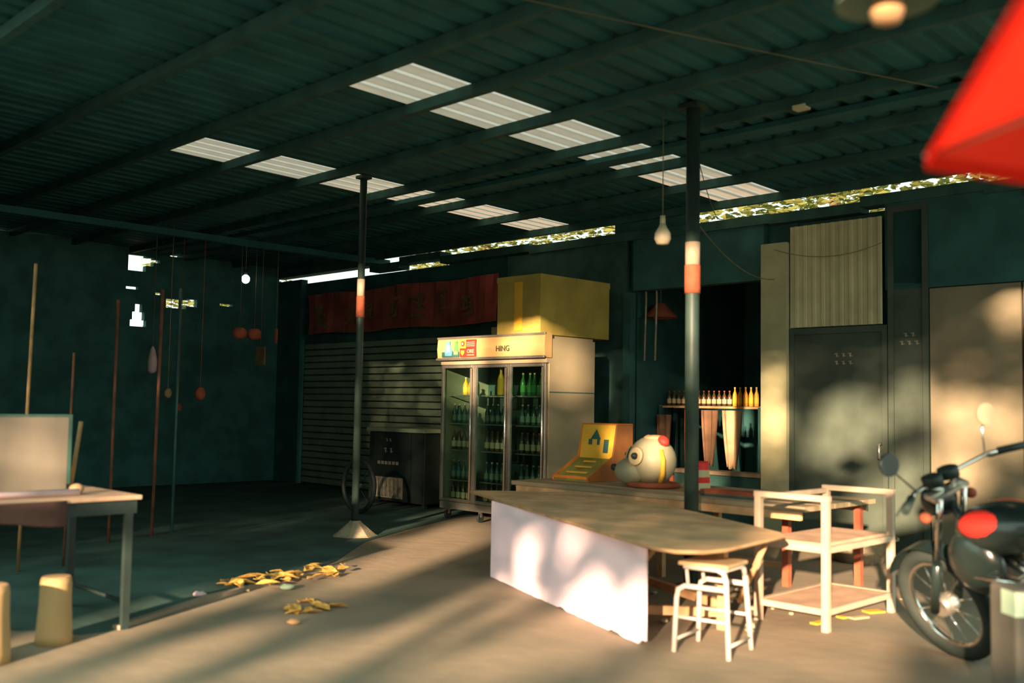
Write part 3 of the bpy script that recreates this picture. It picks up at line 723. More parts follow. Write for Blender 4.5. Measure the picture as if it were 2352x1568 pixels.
# pale round form put in for a light patch behind the bench
tb = thing('pale_round_form', 'pale round form put in for a light patch behind the bench', 'form', W(4.05, 8.35, 0))
B().lathe([(0.20, 0.0), (0.28, 0.18), (0.31, 0.20), (0.30, 0.21), (0.27, 0.185), (0.19, 0.015)], n=24).obj('form_body', M_conc, tb)
B().lathe([(0.305, 0.195), (0.325, 0.20), (0.325, 0.215), (0.305, 0.215)], n=24, cap=False).obj('rim', M_conc, tb)
tb['label'] = 'pale round form put in for a light patch by the wall behind the bench'

# ---------------------------------------------------------------- left table with board, cloth and log stools
lt = thing('left_table', 'tall table with a dusty cream top at the left edge, holding a grey board', 'table', W(6.45, 2.6, 0))
LW, LD = 0.88, 2.1
B().lo(0, -LD, 0.728, LW, 0, 0.752, 0.004).obj('table_top', M_seat, lt)
B().lo(0.02, -LD + 0.02, 0.65, 0.04, -0.02, 0.727).obj('apron', M_wood, lt); B().lo(LW - 0.04, -LD + 0.02, 0.65, LW - 0.02, -0.02, 0.727).obj('apron', M_black, lt)
B().lo(0.05, -0.05, 0.65, LW - 0.05, -0.03, 0.727).obj('apron', M_black, lt)
for (x, y) in ((0.04, -0.06), (LW - 0.04, -0.06), (0.04, -LD + 0.06), (LW - 0.04, -LD + 0.06)):
    B().lo(x - 0.02, y - 0.02, 0, x + 0.02, y + 0.02, 0.65).obj('leg', M_black, lt)
B().tube([(LW - 0.04, -0.06, 0.15), (0.04, -0.06, 0.15)], 0.012, 6).obj('stretcher', M_black, lt)
clo = drape('table_cloth', 1.35, 0.12, M_cloth, 'brown cloth hanging from the near side of the left table', W(5.555, 1.5, 0.625), 9, 1.0, amp=0.006)
clo.rotation_euler = (0, 0, RZ + math.pi / 2)
gb = thing('grey_board', 'upright pale grey board standing on the left table', 'board', W(6.18, 2.4, 0.754))
B().lo(0, -1.5, 0, 0.02, 0, 0.43, 0.003).obj('sheet', M_board, gb)
B().lo(-0.02, -1.5, 0.0, 0.0, 0.02, 0.03).obj('frame_strip', M_dark2, gb); B().lo(-0.02, 0.0, 0.03, 0.02, 0.02, 0.445).obj('frame_strip', M_dark2, gb); B().lo(-0.02, -1.5, 0.432, 0.02, 0.0, 0.445).obj('frame_strip', M_dark2, gb)
ps = B().tube([(0, 0, 0), (0.01, 0.02, 0.2), (0.03, 0.035, 0.40)], 0.013, 8).obj('tan_stick', M_rust2); place(ps, W(6.25, 2.46, 0.755)); tag(ps, 'short tan stick standing against the right end of the grey board', 'stick')
rl = B().tube([(0, 0, 0), (0, -1.2, 0)], 0.02, 8).obj('pink_roll', M_pink); place(rl, W(5.72, 2.3, 0.773)); tag(rl, 'thin pink roll lying along the front of the left table', 'roll')
ob = B().ball((0, 0, 0.03), (0.045, 0.04, 0.03), None, 12).obj('peach_lump', M_edge); place(ob, W(5.83, 2.33, 0.752)); tag(ob, 'small peach coloured lump on the left table by the board', 'lump')
for k, (a, b, h, r, lab) in enumerate(((5.52, 2.12, 0.345, 0.095, 'tan log stool under the left table, the inner of two'), (5.33, 1.72, 0.37, 0.12, 'tan log stool cut by the left edge of the picture'))):
    lg = thing('log_stool', lab, 'stool', W(a, b, 0))
    B().lathe([(r, 0), (r * 0.96, 0.05), (r * 0.86, h * 0.6), (r * 0.84, h * 0.9), (r * 0.80, h)], n=18).obj('trunk', M_stump, lg)
    B().lathe([(r * 0.76, h), (r * 0.74, h + 0.006)], n=18).obj('cut_face', M_edge, lg)

# upright sticks and hanging things in the dark left part
def stick(a, b, z0, z1, r, m, label, lean=0.0, name='bamboo_pole', cat='pole'):
    o = B().tube([(0, 0, z0), (lean * 0.5, 0, (z0 + z1) / 2), (lean, 0, z1)], r, 6).obj(name, m); place(o, W(a, b, 0)); return tag(o, label, cat)
stick(7.9, 2.75, 0, 2.3, 0.013, M_rust2, 'thin tan pole standing at the far left beyond the left table', 0.08)
stick(7.95, 3.1, 0, 1.65, 0.010, M_pole, 'short rusty pole just right of the thin tan pole', 0.03)
stick(9.0, 3.9, 0, 2.2, 0.015, M_pole, 'rusty pole above the right end of the grey board')
stick(9.2, 4.4, 0, 2.35, 0.017, M_pole, 'rusty pole second to the right beyond the grey board', 0.04)
stick(9.3, 4.65, 0, 2.4, 0.018, M_beam, 'olive pole rightmost of the poles beyond the grey board')
pbag = thing('hanging_bag', 'pale plastic bag hanging on a cord in the dark left part', 'bag', W(12.0, 5.66, 1.62))
B().lathe([(0.02, 0), (0.055, 0.03), (0.06, 0.16), (0.03, 0.30), (0.012, 0.34)], n=12).obj('bag_body', M_pink, pbag); B().tube([(0, 0, 0.33), (0, 0, roofz(5.66) - 1.63)], 0.005, 5).obj('cord', M_wire, pbag)
for k, (a, b, z, r, m, lab) in enumerate(((12.0, 5.88, 1.38, 0.05, M_edge, 'small tan pouch hanging below the pale bag'), (12.0, 6.03, 1.2, 0.045, M_rust, 'small rust red pouch hanging lower right of the pale bag'), (12.0, 6.32, 1.38, 0.07, M_cl2, 'dull red pouch hanging in the dark between bag and lanterns'))):
    o = B().ball((0, 0, 0), (r, r, r * 1.3), None, 10); o.tube([(0, 0, r), (0, 0, roofz(b) - z - 0.06)], 0.004, 5); o = o.obj('hanging_pouch', m); place(o, W(a, b, z)); tag(o, lab, 'pouch')
for k, (b, dx) in enumerate(((6.86, 0), (7.08, 0))):
    ln = thing('red_lantern', 'orange red paper lantern, %s of two in the dark left part' % ('left' if k == 0 else 'right'), 'lantern', W(12.0, b, 2.09))
    B().lathe([(0.05, 0), (0.085, 0.03), (0.098, 0.075), (0.085, 0.12), (0.05, 0.15)], n=16).obj('shade', M_cl2, ln); B().tube([(0, 0, 0.14), (0, 0, roofz(b) - 2.10)], 0.004, 5).obj('cord', M_wire, ln)
    ln.location = W(12.0, b, 2.12)
stn = thing('hanging_sign', 'small tan sign board hanging below the lanterns', 'sign', W(11.9, 7.05, 1.78))
B().lo(0, 0, 0.0, 0.22, 0.015, 0.24).obj('board', M_rust2, stn); B().tube([(0.11, 0.007, 0.24), (0.11, 0.007, roofz(7.1) - 1.79)], 0.004, 5).obj('cord', M_wire, stn)
rs = thing('red_sign_strip', 'narrow red sign strip to the right of the lanterns', 'sign', W(11.9, 7.33, 2.08)); B().lo(0, 0, 0, 0.05, 0.015, 0.2).obj('board', M_cl2, rs); B().tube([(0.025, 0.007, 0.2), (0.025, 0.007, roofz(7.4) - 2.09)], 0.004, 5).obj('cord', M_wire, rs)

lb = thing('lit_bulb', 'bright white glowing bulb hanging in the dark left part', 'lamp', W(12.0, 6.92, 2.93))
B().ball((0, 0, 0), (0.055, 0.055, 0.06), None, 14).obj('bulb', lamp_mat('glowing_bulb', (0.9, 0.97, 1.0), 6.0), lb)
B().lathe([(0.02, 0.055), (0.025, 0.12)], n=10).obj('socket', M_black, lb); B().tube([(0, 0, 0.12), (0, 0, roofz(6.92) - 2.94)], 0.004, 5).obj('cord', M_wire, lb)
pb = thing('hanging_bulb', 'large unlit frosted bulb hanging just left of the near post', 'lamp', W(4.42, 5.98, 2.50))
B().lathe([(0.012, 0), (0.045, 0.008), (0.062, 0.045), (0.058, 0.09), (0.03, 0.135), (0.02, 0.16)], n=18).obj('bulb', M_bulb, pb)
B().lathe([(0.021, 0.16), (0.019, 0.22)], n=10).obj('socket', M_bulb, pb); B().tube([(0, 0, 0.22), (0, 0, roofz(5.98) - 2.505)], 0.004, 5).obj('cord', M_wire, pb)
nb = thing('near_bulb', 'blurred bulb with tan shade at the top edge of the picture', 'lamp', W(1.12, 2.48, 2.36))
B().lathe([(0.01, -0.06), (0.035, -0.05), (0.045, -0.02), (0.03, 0.02)], n=16).obj('bulb', M_edge, nb); B().lathe([(0.13, 0.0), (0.125, 0.01), (0.03, 0.07)], n=18, cap=False).obj('shade', M_shut, nb); B().tube([(0, 0, 0.06), (0, 0, roofz(2.48) - 2.37)], 0.005, 6).obj('cord', M_wire, nb)
sk = thing('ceiling_socket', 'small pale fitting on the underside of the roof, right of the near post', 'fitting', W(3.55, 6.45, 3.45)); B().lo(-0.05, -0.04, 0, 0.05, 0.04, 0.03).obj('base', M_bulb, sk); B().tube([(0, 0, 0.03), (0, 0, 0.10)], 0.01, 6).obj('stem', M_bulb, sk)

def cable(label, pts, r=0.004, sag=0.15, n=14):
    P = []
    for p, q in zip(pts, pts[1:]):
        for k in range(n + (q is pts[-1])):
            t = k / n; v = Vector(p).lerp(Vector(q), t); v.z -= sag * 4 * t * (1 - t); P.append(v)
    b = B().tube(P, r, 5); o = b.obj('electric_cable', M_wire); return tag(o, label, 'cable')
cable('cable drooping from the near post to the cream pier', [W(4.2, 6.1, 2.66), W(5.2, 8.9, 2.60)], sag=0.12)
cable('cable running under the roof towards the upper right', [W(4.25, 2.1, 3.5), W(2.6, 6.5, 3.42)], r=0.0035, sag=0.02)
cable('cable crossing the last skylight right of the near post', [W(5.0, 7.3, 3.44), W(5.9, 8.95, 3.3)], sag=0.05)
cable('cable looping across the beige cladding', [W(5.2, 8.9, 2.9), W(4.1, 8.93, 2.86)], r=0.0035, sag=0.10)

# tyre leaning in the dark, left of the second post
ty = thing('old_tyre', 'worn dark tyre leaning in shade left of the thin post', 'tyre', W(9.6, 7.1, 0.33))
ring = [(0.30 * math.cos(k * math.pi / 12), 0, 0.30 * math.sin(k * math.pi / 12)) for k in range(24)]
B().tube(ring, 0.028, 8, closed=True).obj('tyre_ring', M_black, ty)
for k in range(8): B().tube([(0, 0, 0), (0.28 * math.cos(k * math.pi / 4), 0, 0.28 * math.sin(k * math.pi / 4))], 0.004, 4).obj('spoke', M_dark, ty)
B().lathe([(0.03, -0.03), (0.03, 0.03)], n=10, axis='Y').obj('hub', M_shut, ty)

# ---------------------------------------------------------------- parasol at the upper right
um = thing('red_parasol', 'large red parasol whose near corner fills the upper right of the picture', 'parasol', (1.79, 1.08, 0), 0)
R_ = 1.3; a0 = math.atan2(1.92 - 1.08, 0.80 - 1.79)
cr = [Vector((R_ * math.cos(a0 + k * math.pi / 3.5), R_ * math.sin(a0 + k * math.pi / 3.5), 1.80)) for k in range(7)]
ap = Vector((0, 0, 2.15))
for k in range(7):
    b = B(); p, q = cr[k], cr[(k + 1) % 7]
    V = [b.bm.verts.new(v) for v in (p, q, p.lerp(ap, .5) + Vector((0, 0, .02)), q.lerp(ap, .5) + Vector((0, 0, .02)), ap)]
    b.bm.faces.new((V[0], V[1], V[3], V[2])); b.bm.faces.new((V[2], V[3], V[4]))
    b.obj('canopy_panel', M_redumb, um)
    v = B(); V = [v.bm.verts.new(x) for x in (p, q, q - Vector((0, 0, .03)), p - Vector((0, 0, .03)))]; v.bm.faces.new(V); v.obj('valance', M_redumb, um)
    B().tube([ap - Vector((0, 0, .03)), p + Vector((0, 0, -0.005))], 0.005, 5).obj('rib', M_metal, um)
B().tube([(0, 0, 0.05), (0, 0, 2.22)], 0.02, 10).obj('pole', M_metal, um); B().lathe([(0.22, 0), (0.22, 0.05), (0.05, 0.09)], n=20).obj('base', M_conc, um); B().ball((0, 0, 2.24), (0.03, 0.03, 0.04), None, 8).obj('finial', M_red, um)

# ---------------------------------------------------------------- motorbike
hdg = math.atan2(0.93, -0.37)
mb = thing('motorbike', 'dark motorbike with a red-marked tank leaning at the right edge', 'motorbike', (2.43, 5.42, 0), hdg)
mb.rotation_euler = (math.radians(-22), 0, hdg)
def wheel(x):
    w = B().tube([(x + 0.275 * math.cos(k * math.pi / 16), 0, 0.31 + 0.275 * math.sin(k * math.pi / 16)) for k in range(32)], 0.04, 10, closed=True).obj('wheel', M_tyre, mb)
    B().tube([(x + 0.235 * math.cos(k * math.pi / 16), 0, 0.31 + 0.235 * math.sin(k * math.pi / 16)) for k in range(32)], 0.016, 8, closed=True).obj('rim', M_chrome, w)
    for k in range(12):
        B().tube([(x + 0.03 * math.cos(k * math.pi / 6), 0.02 * (-1) ** k, 0.31 + 0.03 * math.sin(k * math.pi / 6)), (x + 0.232 * math.cos(k * math.pi / 6 + .2), 0, 0.31 + 0.232 * math.sin(k * math.pi / 6 + .2))], 0.003, 4).obj('spoke', M_chrome, w)
    B().lathe([(0.05, -0.05), (0.06, -0.02), (0.06, 0.02), (0.05, 0.05)], (x, 0, 0.31), n=14, axis='Y').obj('hub', M_metal, w)
    return w
wheel(0.0); wheel(-1.24)
for s_ in (-1, 1):
    B().tube([(0.0, s_ * 0.085, 0.31), (-0.13, s_ * 0.085, 0.60)], 0.026, 10).obj('fork_slider', M_gloss, mb)
    B().tube([(-0.13, s_ * 0.085, 0.60), (-0.29, s_ * 0.085, 0.97)], 0.016, 10).obj('fork_tube', M_chrome, mb)
    B().tube([(-0.27, s_ * 0.03, 1.0), (-0.25, s_ * 0.12, 1.05), (-0.33, s_ * 0.26, 1.08), (-0.40, s_ * 0.36, 1.07)], 0.011, 8).obj('handlebar', M_chrome, mb)
    B().tube([(-0.355, s_ * 0.30, 1.077), (-0.43, s_ * 0.42, 1.067)], 0.019, 10).obj('grip', M_black, mb)
    B().tube([(-0.33, s_ * 0.25, 1.07), (-0.30, s_ * 0.30, 1.045), (-0.36, s_ * 0.42, 1.04)], 0.006, 6).obj('lever', M_black, mb)
    ml = B().tube([(-0.33, s_ * 0.24, 1.085), (-0.30, s_ * 0.30, 1.20), (-0.31, s_ * 0.33, 1.23)], 0.005, 6).obj('mirror_stem', M_gloss if s_ > 0 else M_chrome, mb)
    B().lathe([(0.056, -0.01), (0.058, 0.0), (0.05, 0.012)], (-0.315, s_ * 0.335, 1.26), n=18, axis='X').obj('mirror', M_white if s_ < 0 else M_gloss, mb)
    B().ball((-0.24, s_ * 0.16, 0.90), (0.035, 0.028, 0.028), None, 10).obj('turn_signal', M_rust, mb)
fd = B()
for k in range(9):
    t0 = math.radians(25 + k * 13); t1 = math.radians(25 + (k + 1) * 13)
    fd.prism([(0.335 * math.cos(t0), -0.055, 0.31 + 0.335 * math.sin(t0)), (0.335 * math.cos(t0), 0.055, 0.31 + 0.335 * math.sin(t0)), (0.335 * math.cos(t1), 0.055, 0.31 + 0.335 * math.sin(t1)), (0.335 * math.cos(t1), -0.055, 0.31 + 0.335 * math.sin(t1))], (0, 0, 0.005))
fd.obj('front_mudguard', M_gloss, mb)
B().lathe([(0.03, -0.10), (0.075, -0.07), (0.09, 0.0), (0.088, 0.015)], (-0.17, 0, 0.93), n=20, axis='X').obj('headlight', M_gloss, mb)
B().lathe([(0.083, 0.0), (0.06, 0.03), (0.02, 0.04)], (-0.155, 0, 0.93), n=20, axis='X').obj('headlight_glass', M_chrome, mb)
for s_ in (-1, 1): B().lathe([(0.05, 0), (0.052, 0.05), (0.04, 0.055)], (-0.25, s_ * 0.055, 1.03), n=16).obj('instrument', M_black, mb)
B().box((-0.265, 0, 0.985), (0.07, 0.24, 0.025), RY(-20), 0.005).obj('top_yoke', M_metal, mb)
tk = B()
tk.ball((-0.55, 0, 0.82), (0.27, 0.15, 0.125), RY(7), 24)
tko = tk.obj('fuel_tank', M_gloss, mb)
for s_ in (-1, 1):
    B().ball((-0.52, s_ * 0.055, 0.855), (0.17, 0.10, 0.075), RY(7), 18).obj('tank_marking', M_red, tko, 'bright red tank marking')
    B().ball((-0.42, s_ * 0.10, 0.66), (0.16, 0.08, 0.16), RY(-15), 16).obj('side_fairing', M_gloss, mb)
B().box((-0.98, 0, 0.80), (0.55, 0.25, 0.09), RY(-3), 0.035).obj('seat', M_black, mb)
B().tube([(-0.27, 0, 0.92), (-0.34, 0, 0.70), (-0.42, 0, 0.36), (-0.75, 0, 0.30), (-0.85, 0, 0.62)], 0.022, 8).obj('frame', M_gloss, mb)
B().tube([(-0.34, 0, 0.80), (-0.80, 0, 0.68), (-1.35, 0, 0.76)], 0.02, 8).obj('frame_rail', M_gloss, mb)
en = B(); en.box((-0.60, 0, 0.38), (0.30, 0.20, 0.20), None, 0.03); eo = en.obj('engine', M_metal, mb)
for k in range(6): B().box((-0.53 - 0.018 * k * 0.3, 0, 0.50 + k * 0.022), (0.15, 0.17, 0.008)).obj('cooling_fin', M_metal, eo)
for s_ in (-1, 1): B().lathe([(0.09, 0), (0.085, s_ * 0.04), (0.05, s_ * 0.055)], (-0.64, s_ * 0.10, 0.37), n=18, axis='Y').obj('engine_cover', M_chrome, eo)
B().tube([(-0.50, -0.06, 0.50), (-0.36, -0.08, 0.44), (-0.36, -0.10, 0.27), (-0.6, -0.12, 0.24), (-1.0, -0.14, 0.28), (-1.4, -0.15, 0.36)], 0.02, 8, radii=[0.02, 0.02, 0.02, 0.022, 0.034, 0.036]).obj('exhaust', M_chrome, mb)
B().tube([(-0.55, 0.05, 0.72), (-0.80, 0.12, 0.62)], 0.015, 8).obj('side_trim', M_chrome, mb)
B().tube([(-0.42, 0.16, 0.62), (-0.72, 0.16, 0.63)], 0.014, 8).obj('side_trim', M_chrome, mb)
B().lo(-1.06, 0.12, 0.5, -0.78, 0.14, 0.68, 0.006).obj('side_panel', M_gloss, mb)
B().tube([(-0.72, 0.08, 0.26), (-0.70, 0.22, 0.02)], 0.011, 8).obj('side_stand', M_gloss, mb)
B().lo(-1.50, -0.06, 0.72, -1.42, 0.06, 0.80, 0.01).obj('tail_light', M_red, mb)
B().lathe([(0.03, -0.18), (0.03, 0.18)], (-0.78, 0, 0.29), n=8, axis='Y').obj('foot_peg', M_black, mb)
# crate-like carrier with number plate standing by the bike
cr_ = thing('carrier_box', 'grey carrier box with a pale green band and red tag beside the motorbike', 'box', (2.10, 4.20, 0.0), math.radians(4))
B().lo(0, 0, 0.10, 0.24, 0.2, 0.57, 0.015).obj('box_body', M_board, cr_)
M_mint = mat('mint_plate', (0.62, 0.78, 0.55), 0.5, var=0.08)
B().lo(-0.004, -0.006, 0.46, 0.244, 0.1, 0.56).obj('pale_band', M_mint, cr_, 'mint white band'); B().lo(0.06, -0.010, 0.365, 0.18, -0.002, 0.40).obj('red_tag', M_red, cr_, 'bright red tag')
for (x, y) in ((0.03, 0.03), (0.21, 0.03), (0.03, 0.17), (0.21, 0.17)): B().lo(x - 0.015, y - 0.015, 0, x + 0.015, y + 0.015, 0.10).obj('foot', M_black, cr_)

# ---------------------------------------------------------------- litter
rl_ = random.Random(11)
def leafmesh(s):
    b = B(); c = [(-0.5, 0, 0), (-0.2, 0.22, 0.10), (0.2, 0.2, 0.07), (0.55, 0, 0.02), (0.2, -0.22, 0.12), (-0.2, -0.2, 0.06)]
    V = [b.bm.verts.new((x * s, y * s, z * s + 0.003)) for x, y, z in c]; m = b.bm.verts.new((0, 0, 0.004)); 
    for i in range(6): b.bm.faces.new((V[i], V[(i + 1) % 6], m))
    b.bm.normal_update()
    r = bmesh.ops.solidify(b.bm, geom=b.bm.faces[:], thickness=0.002)
    return b
LM = [leafmesh(s).mesh('fallen_leaf', M_dry) for s in (0.10, 0.13, 0.16)]
def leaf(x, y, z, lab, grp):
    o = bpy.data.objects.new('fallen_leaf', rl_.choice(LM)); COL.objects.link(o)
    o.location = (x, y, z); o.rotation_euler = (rl_.uniform(-.15, .35), rl_.uniform(-.2, .2), rl_.uniform(0, 6.3)); tag(o, lab, 'leaf', grp)
for i in range(46):
    t = rl_.random(); x = -2.0 + 0.75 * t + rl_.gauss(0, 0.05); y = 6.95 + 0.75 * t + rl_.gauss(0, 0.13)
    leaf(x, y, 0.012 + rl_.random() * 0.05, 'dry yellow leaf in the small heap on the shaded floor', 'dry leaves heaped on the floor')
for i in range(12):
    leaf(-1.3 + rl_.gauss(0, 0.10), 6.35 + rl_.gauss(0, 0.14), 0.008, 'dry leaf scattered nearer the camera than the heap', 'scattered dry leaves in front of the heap')
for (x, y, s, m, lab) in ((-2.04, 6.72, 0.045, M_pink, 'crumpled pink scrap at the left end of the leaf heap'), (-1.78, 6.93, 0.02, M_cream, 'small white scrap among the dry leaves'), (-1.53, 7.02, 0.05, M_shut, 'bluish grey scrap in front of the leaf heap'), (-1.25, 5.95, 0.04, M_edge, 'peach coloured scrap on the open floor')):
    b = B().ball((0, 0, s * 0.4), (s, s * 0.7, s * 0.45), None, 10); 
    for v in b.bm.verts: v.co *= 1 + rl_.uniform(-.18, .18)
    for v in b.bm.verts: v.co.z = max(v.co.z, 0)
    o = b.obj('paper_scrap', m); o.location = (x, y, 0.001); tag(o, lab, 'scrap')
for i in range(26):
    s = rl_.uniform(0.012, 0.035); a = rl_.uniform(3.0, 4.3); b_ = rl_.uniform(5.0, 6.6)
    b = B().ball((0, 0, s * 0.5), (s, s * 0.8, s * 0.5), None, 8)
    for v in b.bm.verts: v.co *= 1 + rl_.uniform(-.2, .2)
    for v in b.bm.verts: v.co.z = max(v.co.z, 0)
    o = b.obj('pebble', M_conc); o.location = W(a, b_, 0.001); tag(o, 'small pale stone on the ground around the bench and tables', 'stone', 'pale stones under the bench and tables')
for i in range(10):
    b = B().box((0, 0, 0.006), (rl_.uniform(.05, .14), rl_.uniform(.03, .08), 0.008), RZm(rl_.uniform(0, 180))); o = b.obj('paper_scrap', M_cream if i % 2 else M_yel2); o.location = W(rl_.uniform(2.75, 3.3), rl_.uniform(5.6, 6.9), 0.0); tag(o, 'flat pale scrap on the ground beneath the bench', 'scrap', 'flat scraps beneath the bench')

# ---------------------------------------------------------------- trees: beyond the wall, and street trees behind the camera
def leaves(name, m, parent, pts, s, rnd):
    V, F = [], []
    for p in pts:
        a = rnd.uniform(0, 6.28); e = rnd.uniform(-1.0, 1.0); q = Matrix.Rotation(a, 3, 'Z') @ Matrix.Rotation(e, 3, 'X'); k = s * rnd.uniform(.7, 1.3); i = len(V)
        for c in ((-1, 0, 0), (0, .55, .1), (1, 0, 0), (0, -.55, .1)): V.append(Vector(p) + q @ Vector(c) * k)
        F.append((i, i + 1, i + 2, i + 3))
    me = bpy.data.meshes.new(name); me.from_pydata([tuple(v) for v in V], [], F); me.materials.append(m)
    o = bpy.data.objects.new(name, me); COL.objects.link(o); o.parent = parent; o['kind'] = 'stuff'; return o
rt = random.Random(5)
for k, (a, b) in enumerate(((3.2, 12.2), (6.6, 12.8), (9.9, 12.4), (13.4, 12.6), (17.5, 9.5))):
    tr_ = thing('green_tree', ('sunlit yellow green tree seen through the gap above the back wall, %s' % ('rightmost', 'second from the right', 'third from the right', 'fourth from the right', '')[k]) if k < 4 else 'tree seen through the openings in the far left wall', 'tree', W(a, b, 0))
    B().tube([(0, 0, 0), (0.1, 0, 2), (0, 0.1, 5)], 0.15, 8, radii=[.18, .14, .06]).obj('trunk', M_bark, tr_)
    pts = []
    for q in range(7000):
        th_ = rt.uniform(0, 6.28); r = 1.62 * rt.random() ** .4; pts.append((r * math.cos(th_), r * 0.8 * math.sin(th_), rt.uniform(2.2, 6.2)))
    leaves('foliage', M_leaf, tr_, pts, 0.085, rt)

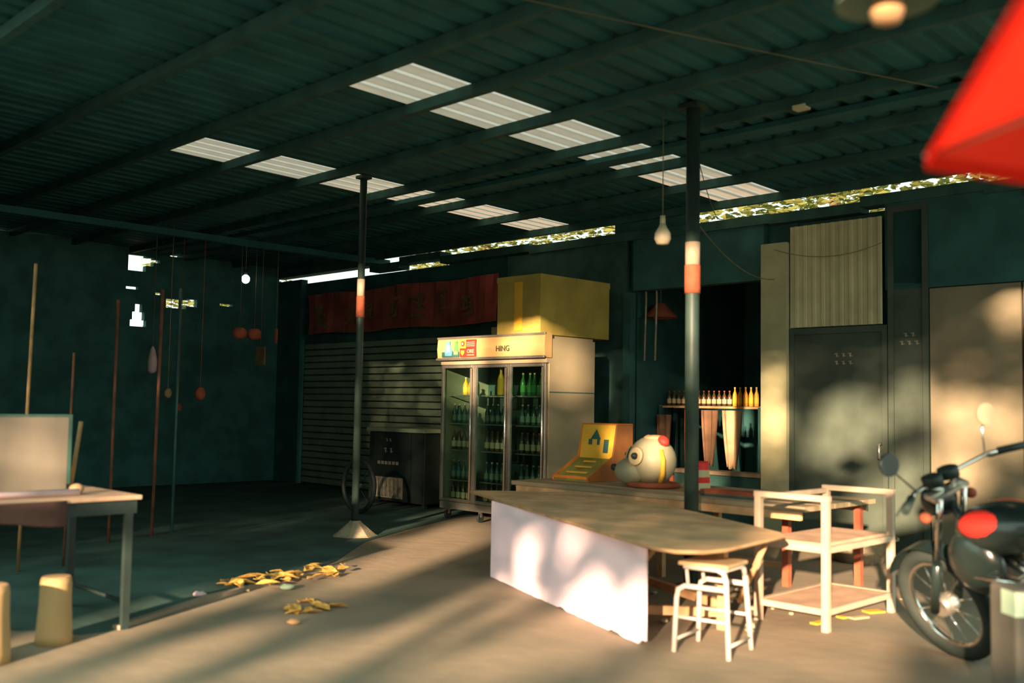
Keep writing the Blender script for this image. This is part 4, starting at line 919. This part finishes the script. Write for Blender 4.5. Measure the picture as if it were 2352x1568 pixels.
# crown gaps shaped to land sun patches on chosen spots (metres across, metres up, in the plane 7 m behind the camera)
GAPS=[[[-3.47,2.74],[-3.86,3.23],[-4.08,3.8],[-3.59,3.72],[-3.12,3.45],[-3.11,3.01],[-3.16,2.8]],[[-2.39,2.37],[-2.53,2.62],[-2.45,2.9],[-2.04,2.96],[-1.86,2.84],[-2.01,2.54],[-2.14,2.39]],[[-3.25,2.23],[-3.45,2.41],[-3.35,2.61],[-3.01,2.58],[-2.94,2.34],[-2.92,2.29]],[[-2.85,2.31],[-2.68,2.57],[-2.43,2.56],[-2.37,2.33]],[[-1.99,2.47],[-1.8,2.74],[-1.39,2.8],[-1.03,2.66],[-1.31,2.51],[-1.62,2.36],[-1.94,2.38]],[[-3.58,2.2],[-3.92,2.25],[-3.95,2.53],[-3.88,2.76],[-3.78,2.75],[-3.67,2.6],[-3.55,2.27],[-3.45,2.23]],[[-3.78,2.59],[-3.99,2.95],[-3.94,3.04],[-3.76,3.01],[-3.61,2.71]],[[-1.04,2.46],[-0.91,2.63],[-0.5,2.8],[-0.45,2.95],[-0.09,3.28],[0.67,3.56],[0.71,3.21],[0.67,3.0],[0.39,2.91],[0.35,2.68],[0.17,2.5]],[[0.51,3.11],[0.74,2.79],[0.59,2.71],[0.23,2.95]],[[-2.33,2.93],[-2.26,3.2],[-2.08,3.31],[-1.92,3.25],[-2.0,2.99],[-2.13,2.89]],[[-1.73,3.12],[-1.67,3.32],[-1.54,3.29],[-1.58,3.1]],[[-1.71,2.75],[-1.57,2.92],[-1.36,3.06],[-1.25,2.95],[-1.36,2.71]],[[-1.33,2.72],[-1.19,2.92],[-0.95,3.04],[-0.95,2.65],[-1.02,2.74]],[[0.09,4.04],[0.6,4.53],[0.8,4.51],[0.78,3.44],[0.11,3.47]],[[-0.33,4.51],[-0.14,5.02],[0.16,5.08],[0.45,4.96],[0.41,4.56],[0.11,4.37]],[[0.43,4.77],[0.49,5.1],[0.76,5.21],[0.82,4.9],[0.58,4.72]],[[1.14,4.8],[1.11,4.69],[1.02,4.63],[0.93,4.63],[0.84,4.71],[0.8,4.82],[0.84,4.93],[0.93,4.99],[1.02,4.99],[1.11,4.91]],[[1.11,4.93],[1.3,4.92],[1.3,4.53],[1.1,4.54]],[[1.32,4.89],[1.51,4.89],[1.51,4.39],[1.32,4.44]],[[1.6,5.65],[1.56,5.55],[1.49,5.51],[1.41,5.52],[1.33,5.59],[1.3,5.7],[1.34,5.8],[1.41,5.85],[1.51,5.83],[1.57,5.76]],[[0.79,5.35],[0.84,5.27],[0.84,4.43],[0.78,4.43]],[[1.25,4.31],[1.2,4.17],[1.08,4.09],[0.92,4.09],[0.8,4.18],[0.75,4.33],[0.8,4.47],[0.92,4.55],[1.09,4.55],[1.2,4.45]],[[-0.71,5.32],[-0.56,5.26],[-0.57,5.0],[-0.71,4.96]],[[-0.74,4.97],[-0.4,4.97],[-0.4,4.7],[-0.74,4.72]],[[-0.72,4.75],[-0.59,4.75],[-0.59,4.43],[-0.72,4.43]],[[-2.86,5.57],[-2.75,5.7],[-2.59,5.68],[-2.57,5.32],[-2.72,5.02],[-2.84,4.98]],[[-4.42,5.9],[-3.62,5.78],[-3.63,5.46],[-4.42,5.56]],[[-3.52,5.77],[-3.06,5.7],[-3.06,5.38],[-3.51,5.43]],[[-3.06,5.73],[-2.92,5.71],[-2.92,5.34],[-3.05,5.35]],[[-3.94,5.56],[-3.71,5.53],[-3.73,5.05],[-3.94,5.08]],[[-3.37,5.49],[-3.27,5.48],[-3.28,5.05],[-3.37,5.05]],[[-4.3,5.54],[-3.9,5.38],[-3.9,5.1],[-4.19,5.12]],[[-3.55,6.51],[-3.27,6.47],[-3.27,6.1],[-3.47,6.0]],[[-3.27,5.75],[-3.19,6.22],[-3.1,6.2],[-3.01,5.9],[-2.88,5.71]],[[-1.08,5.53],[-0.95,5.54],[-0.95,5.03],[-1.08,5.02]],[[-1.08,4.85],[-0.95,4.86],[-0.94,4.65],[-1.07,4.64]],[[-4.54,5.93],[-4.4,5.94],[-4.39,5.58],[-4.54,5.57]],[[-4.53,3.97],[-4.42,3.98],[-4.29,3.31],[-4.65,3.29]],[[-4.55,4.31],[-4.46,4.31],[-4.44,4.05],[-4.53,4.04]],[[-4.63,3.25],[-3.77,3.33],[-3.76,3.24],[-4.62,3.08]],[[-4.26,2.78],[-4.12,2.79],[-4.09,2.31],[-4.23,2.3]],[[-4.07,2.78],[-3.89,2.79],[-3.87,2.36],[-4.06,2.34]],[[-4.46,3.81],[-4.39,3.81],[-4.39,3.38],[-4.45,3.37]],[[-5.83,4.31],[-5.75,4.32],[-5.75,3.92],[-5.82,3.92]],[[-0.85,3.16],[-0.43,3.2],[-0.37,2.65],[-0.9,2.57]],[[-0.46,3.69],[0.37,3.75],[0.37,2.79],[-0.49,2.72]],[[-1.92,4.51],[-1.76,4.52],[-1.76,4.18],[-1.93,4.22]],[[-1.51,4.37],[-1.23,4.39],[-1.23,4.06],[-1.51,4.05]],[[-1.19,5.24],[-0.9,5.27],[-0.95,4.57],[-1.17,4.55]],[[-1.55,5.24],[-1.32,5.25],[-1.4,4.5],[-1.54,4.49]],[[-1.39,5.5],[-0.9,5.53],[-0.89,5.29],[-1.38,5.26]],[[0.36,3.72],[0.45,3.72],[0.52,3.04],[0.42,3.06]],[[0.61,3.67],[0.96,3.71],[0.97,3.52],[0.61,3.5]],[[0.76,3.45],[0.92,3.46],[0.92,2.92],[0.79,2.91]],[[0.59,4.06],[0.78,4.08],[0.79,3.9],[0.6,3.87]],[[0.12,3.75],[0.22,3.53],[0.4,3.79]],[[0.05,4.41],[0.25,4.43],[0.25,4.37],[0.05,4.35]],[[-7.76,6.26],[-7.29,6.3],[-7.27,6.05],[-7.74,6.0]],[[-8.57,5.81],[-8.43,5.82],[-8.41,5.37],[-8.55,5.36]],[[-6.07,6.52],[-5.93,6.53],[-5.92,6.18],[-6.07,6.17]],[[-4.58,6.63],[-4.42,6.64],[-4.43,6.28],[-4.57,6.27]],[[-4.64,4.82],[-4.51,4.83],[-4.5,4.32],[-4.64,4.31]],[[-4.72,5.19],[-4.59,5.19],[-4.62,4.87],[-4.69,4.86]]]
# street trees behind the camera: their crowns break the low sun into patches
SH = Vector((0.309, 0.951, 0)); EX = Vector((0.951, -0.309, 0)); TAN = math.tan(math.radians(12))
def inside(poly, x, y):
    c = False; j = len(poly) - 1
    for i in range(len(poly)):
        xi, yi = poly[i]; xj, yj = poly[j]
        if (yi > y) != (yj > y) and x < (xj - xi) * (y - yi) / (yj - yi) + xi: c = not c
        j = i
    return c
BB = [(min(p[0] for p in g), max(p[0] for p in g), min(p[1] for p in g), max(p[1] for p in g)) for g in GAPS]
rt = random.Random(9)
crowns = [(-8.4, []), (-5.4, []), (-2.4, []), (0.6, []), (3.4, [])]
N_ = 0
for k in range(105000):
    q = rt.uniform(-11.5, 5.0); z = rt.uniform(0.25, 7.0); d = rt.uniform(-0.5, 0.5)
    zp = z + d * TAN   # height where its ray crosses the reference plane
    if any(x0 <= q <= x1 and y0 <= zp <= y1 and inside(g, q, zp) for g, (x0, x1, y0, y1) in zip(GAPS, BB)): continue
    c = min(crowns, key=lambda c: abs(c[0] - q))
    c[1].append((q, z, d))
for k, (qc, lst) in enumerate(crowns):
    base = SH * -7 + EX * qc
    tt = thing('street_tree', 'leafy street tree standing behind the camera, number %d along the kerb' % (k + 1), 'tree', (base.x, base.y, 0), 0)
    tt['label'] = 'leafy street tree behind the viewpoint, ' + ('outermost on the left', 'second from the left', 'middle one of five', 'second from the right', 'outermost on the right')[k]
    B().tube([(0, 0, 0), (0.05, -0.55, 1.2), (0, -0.6, 6.4)], 0.1, 8, radii=[.12, .1, .03]).obj('trunk', M_bark, tt)
    pts = [((EX * (q - qc) + SH * d).to_tuple()[0:2] + (z,)) for q, z, d in lst]
    leaves('foliage', M_leaf2, tt, pts, 0.098, rt)
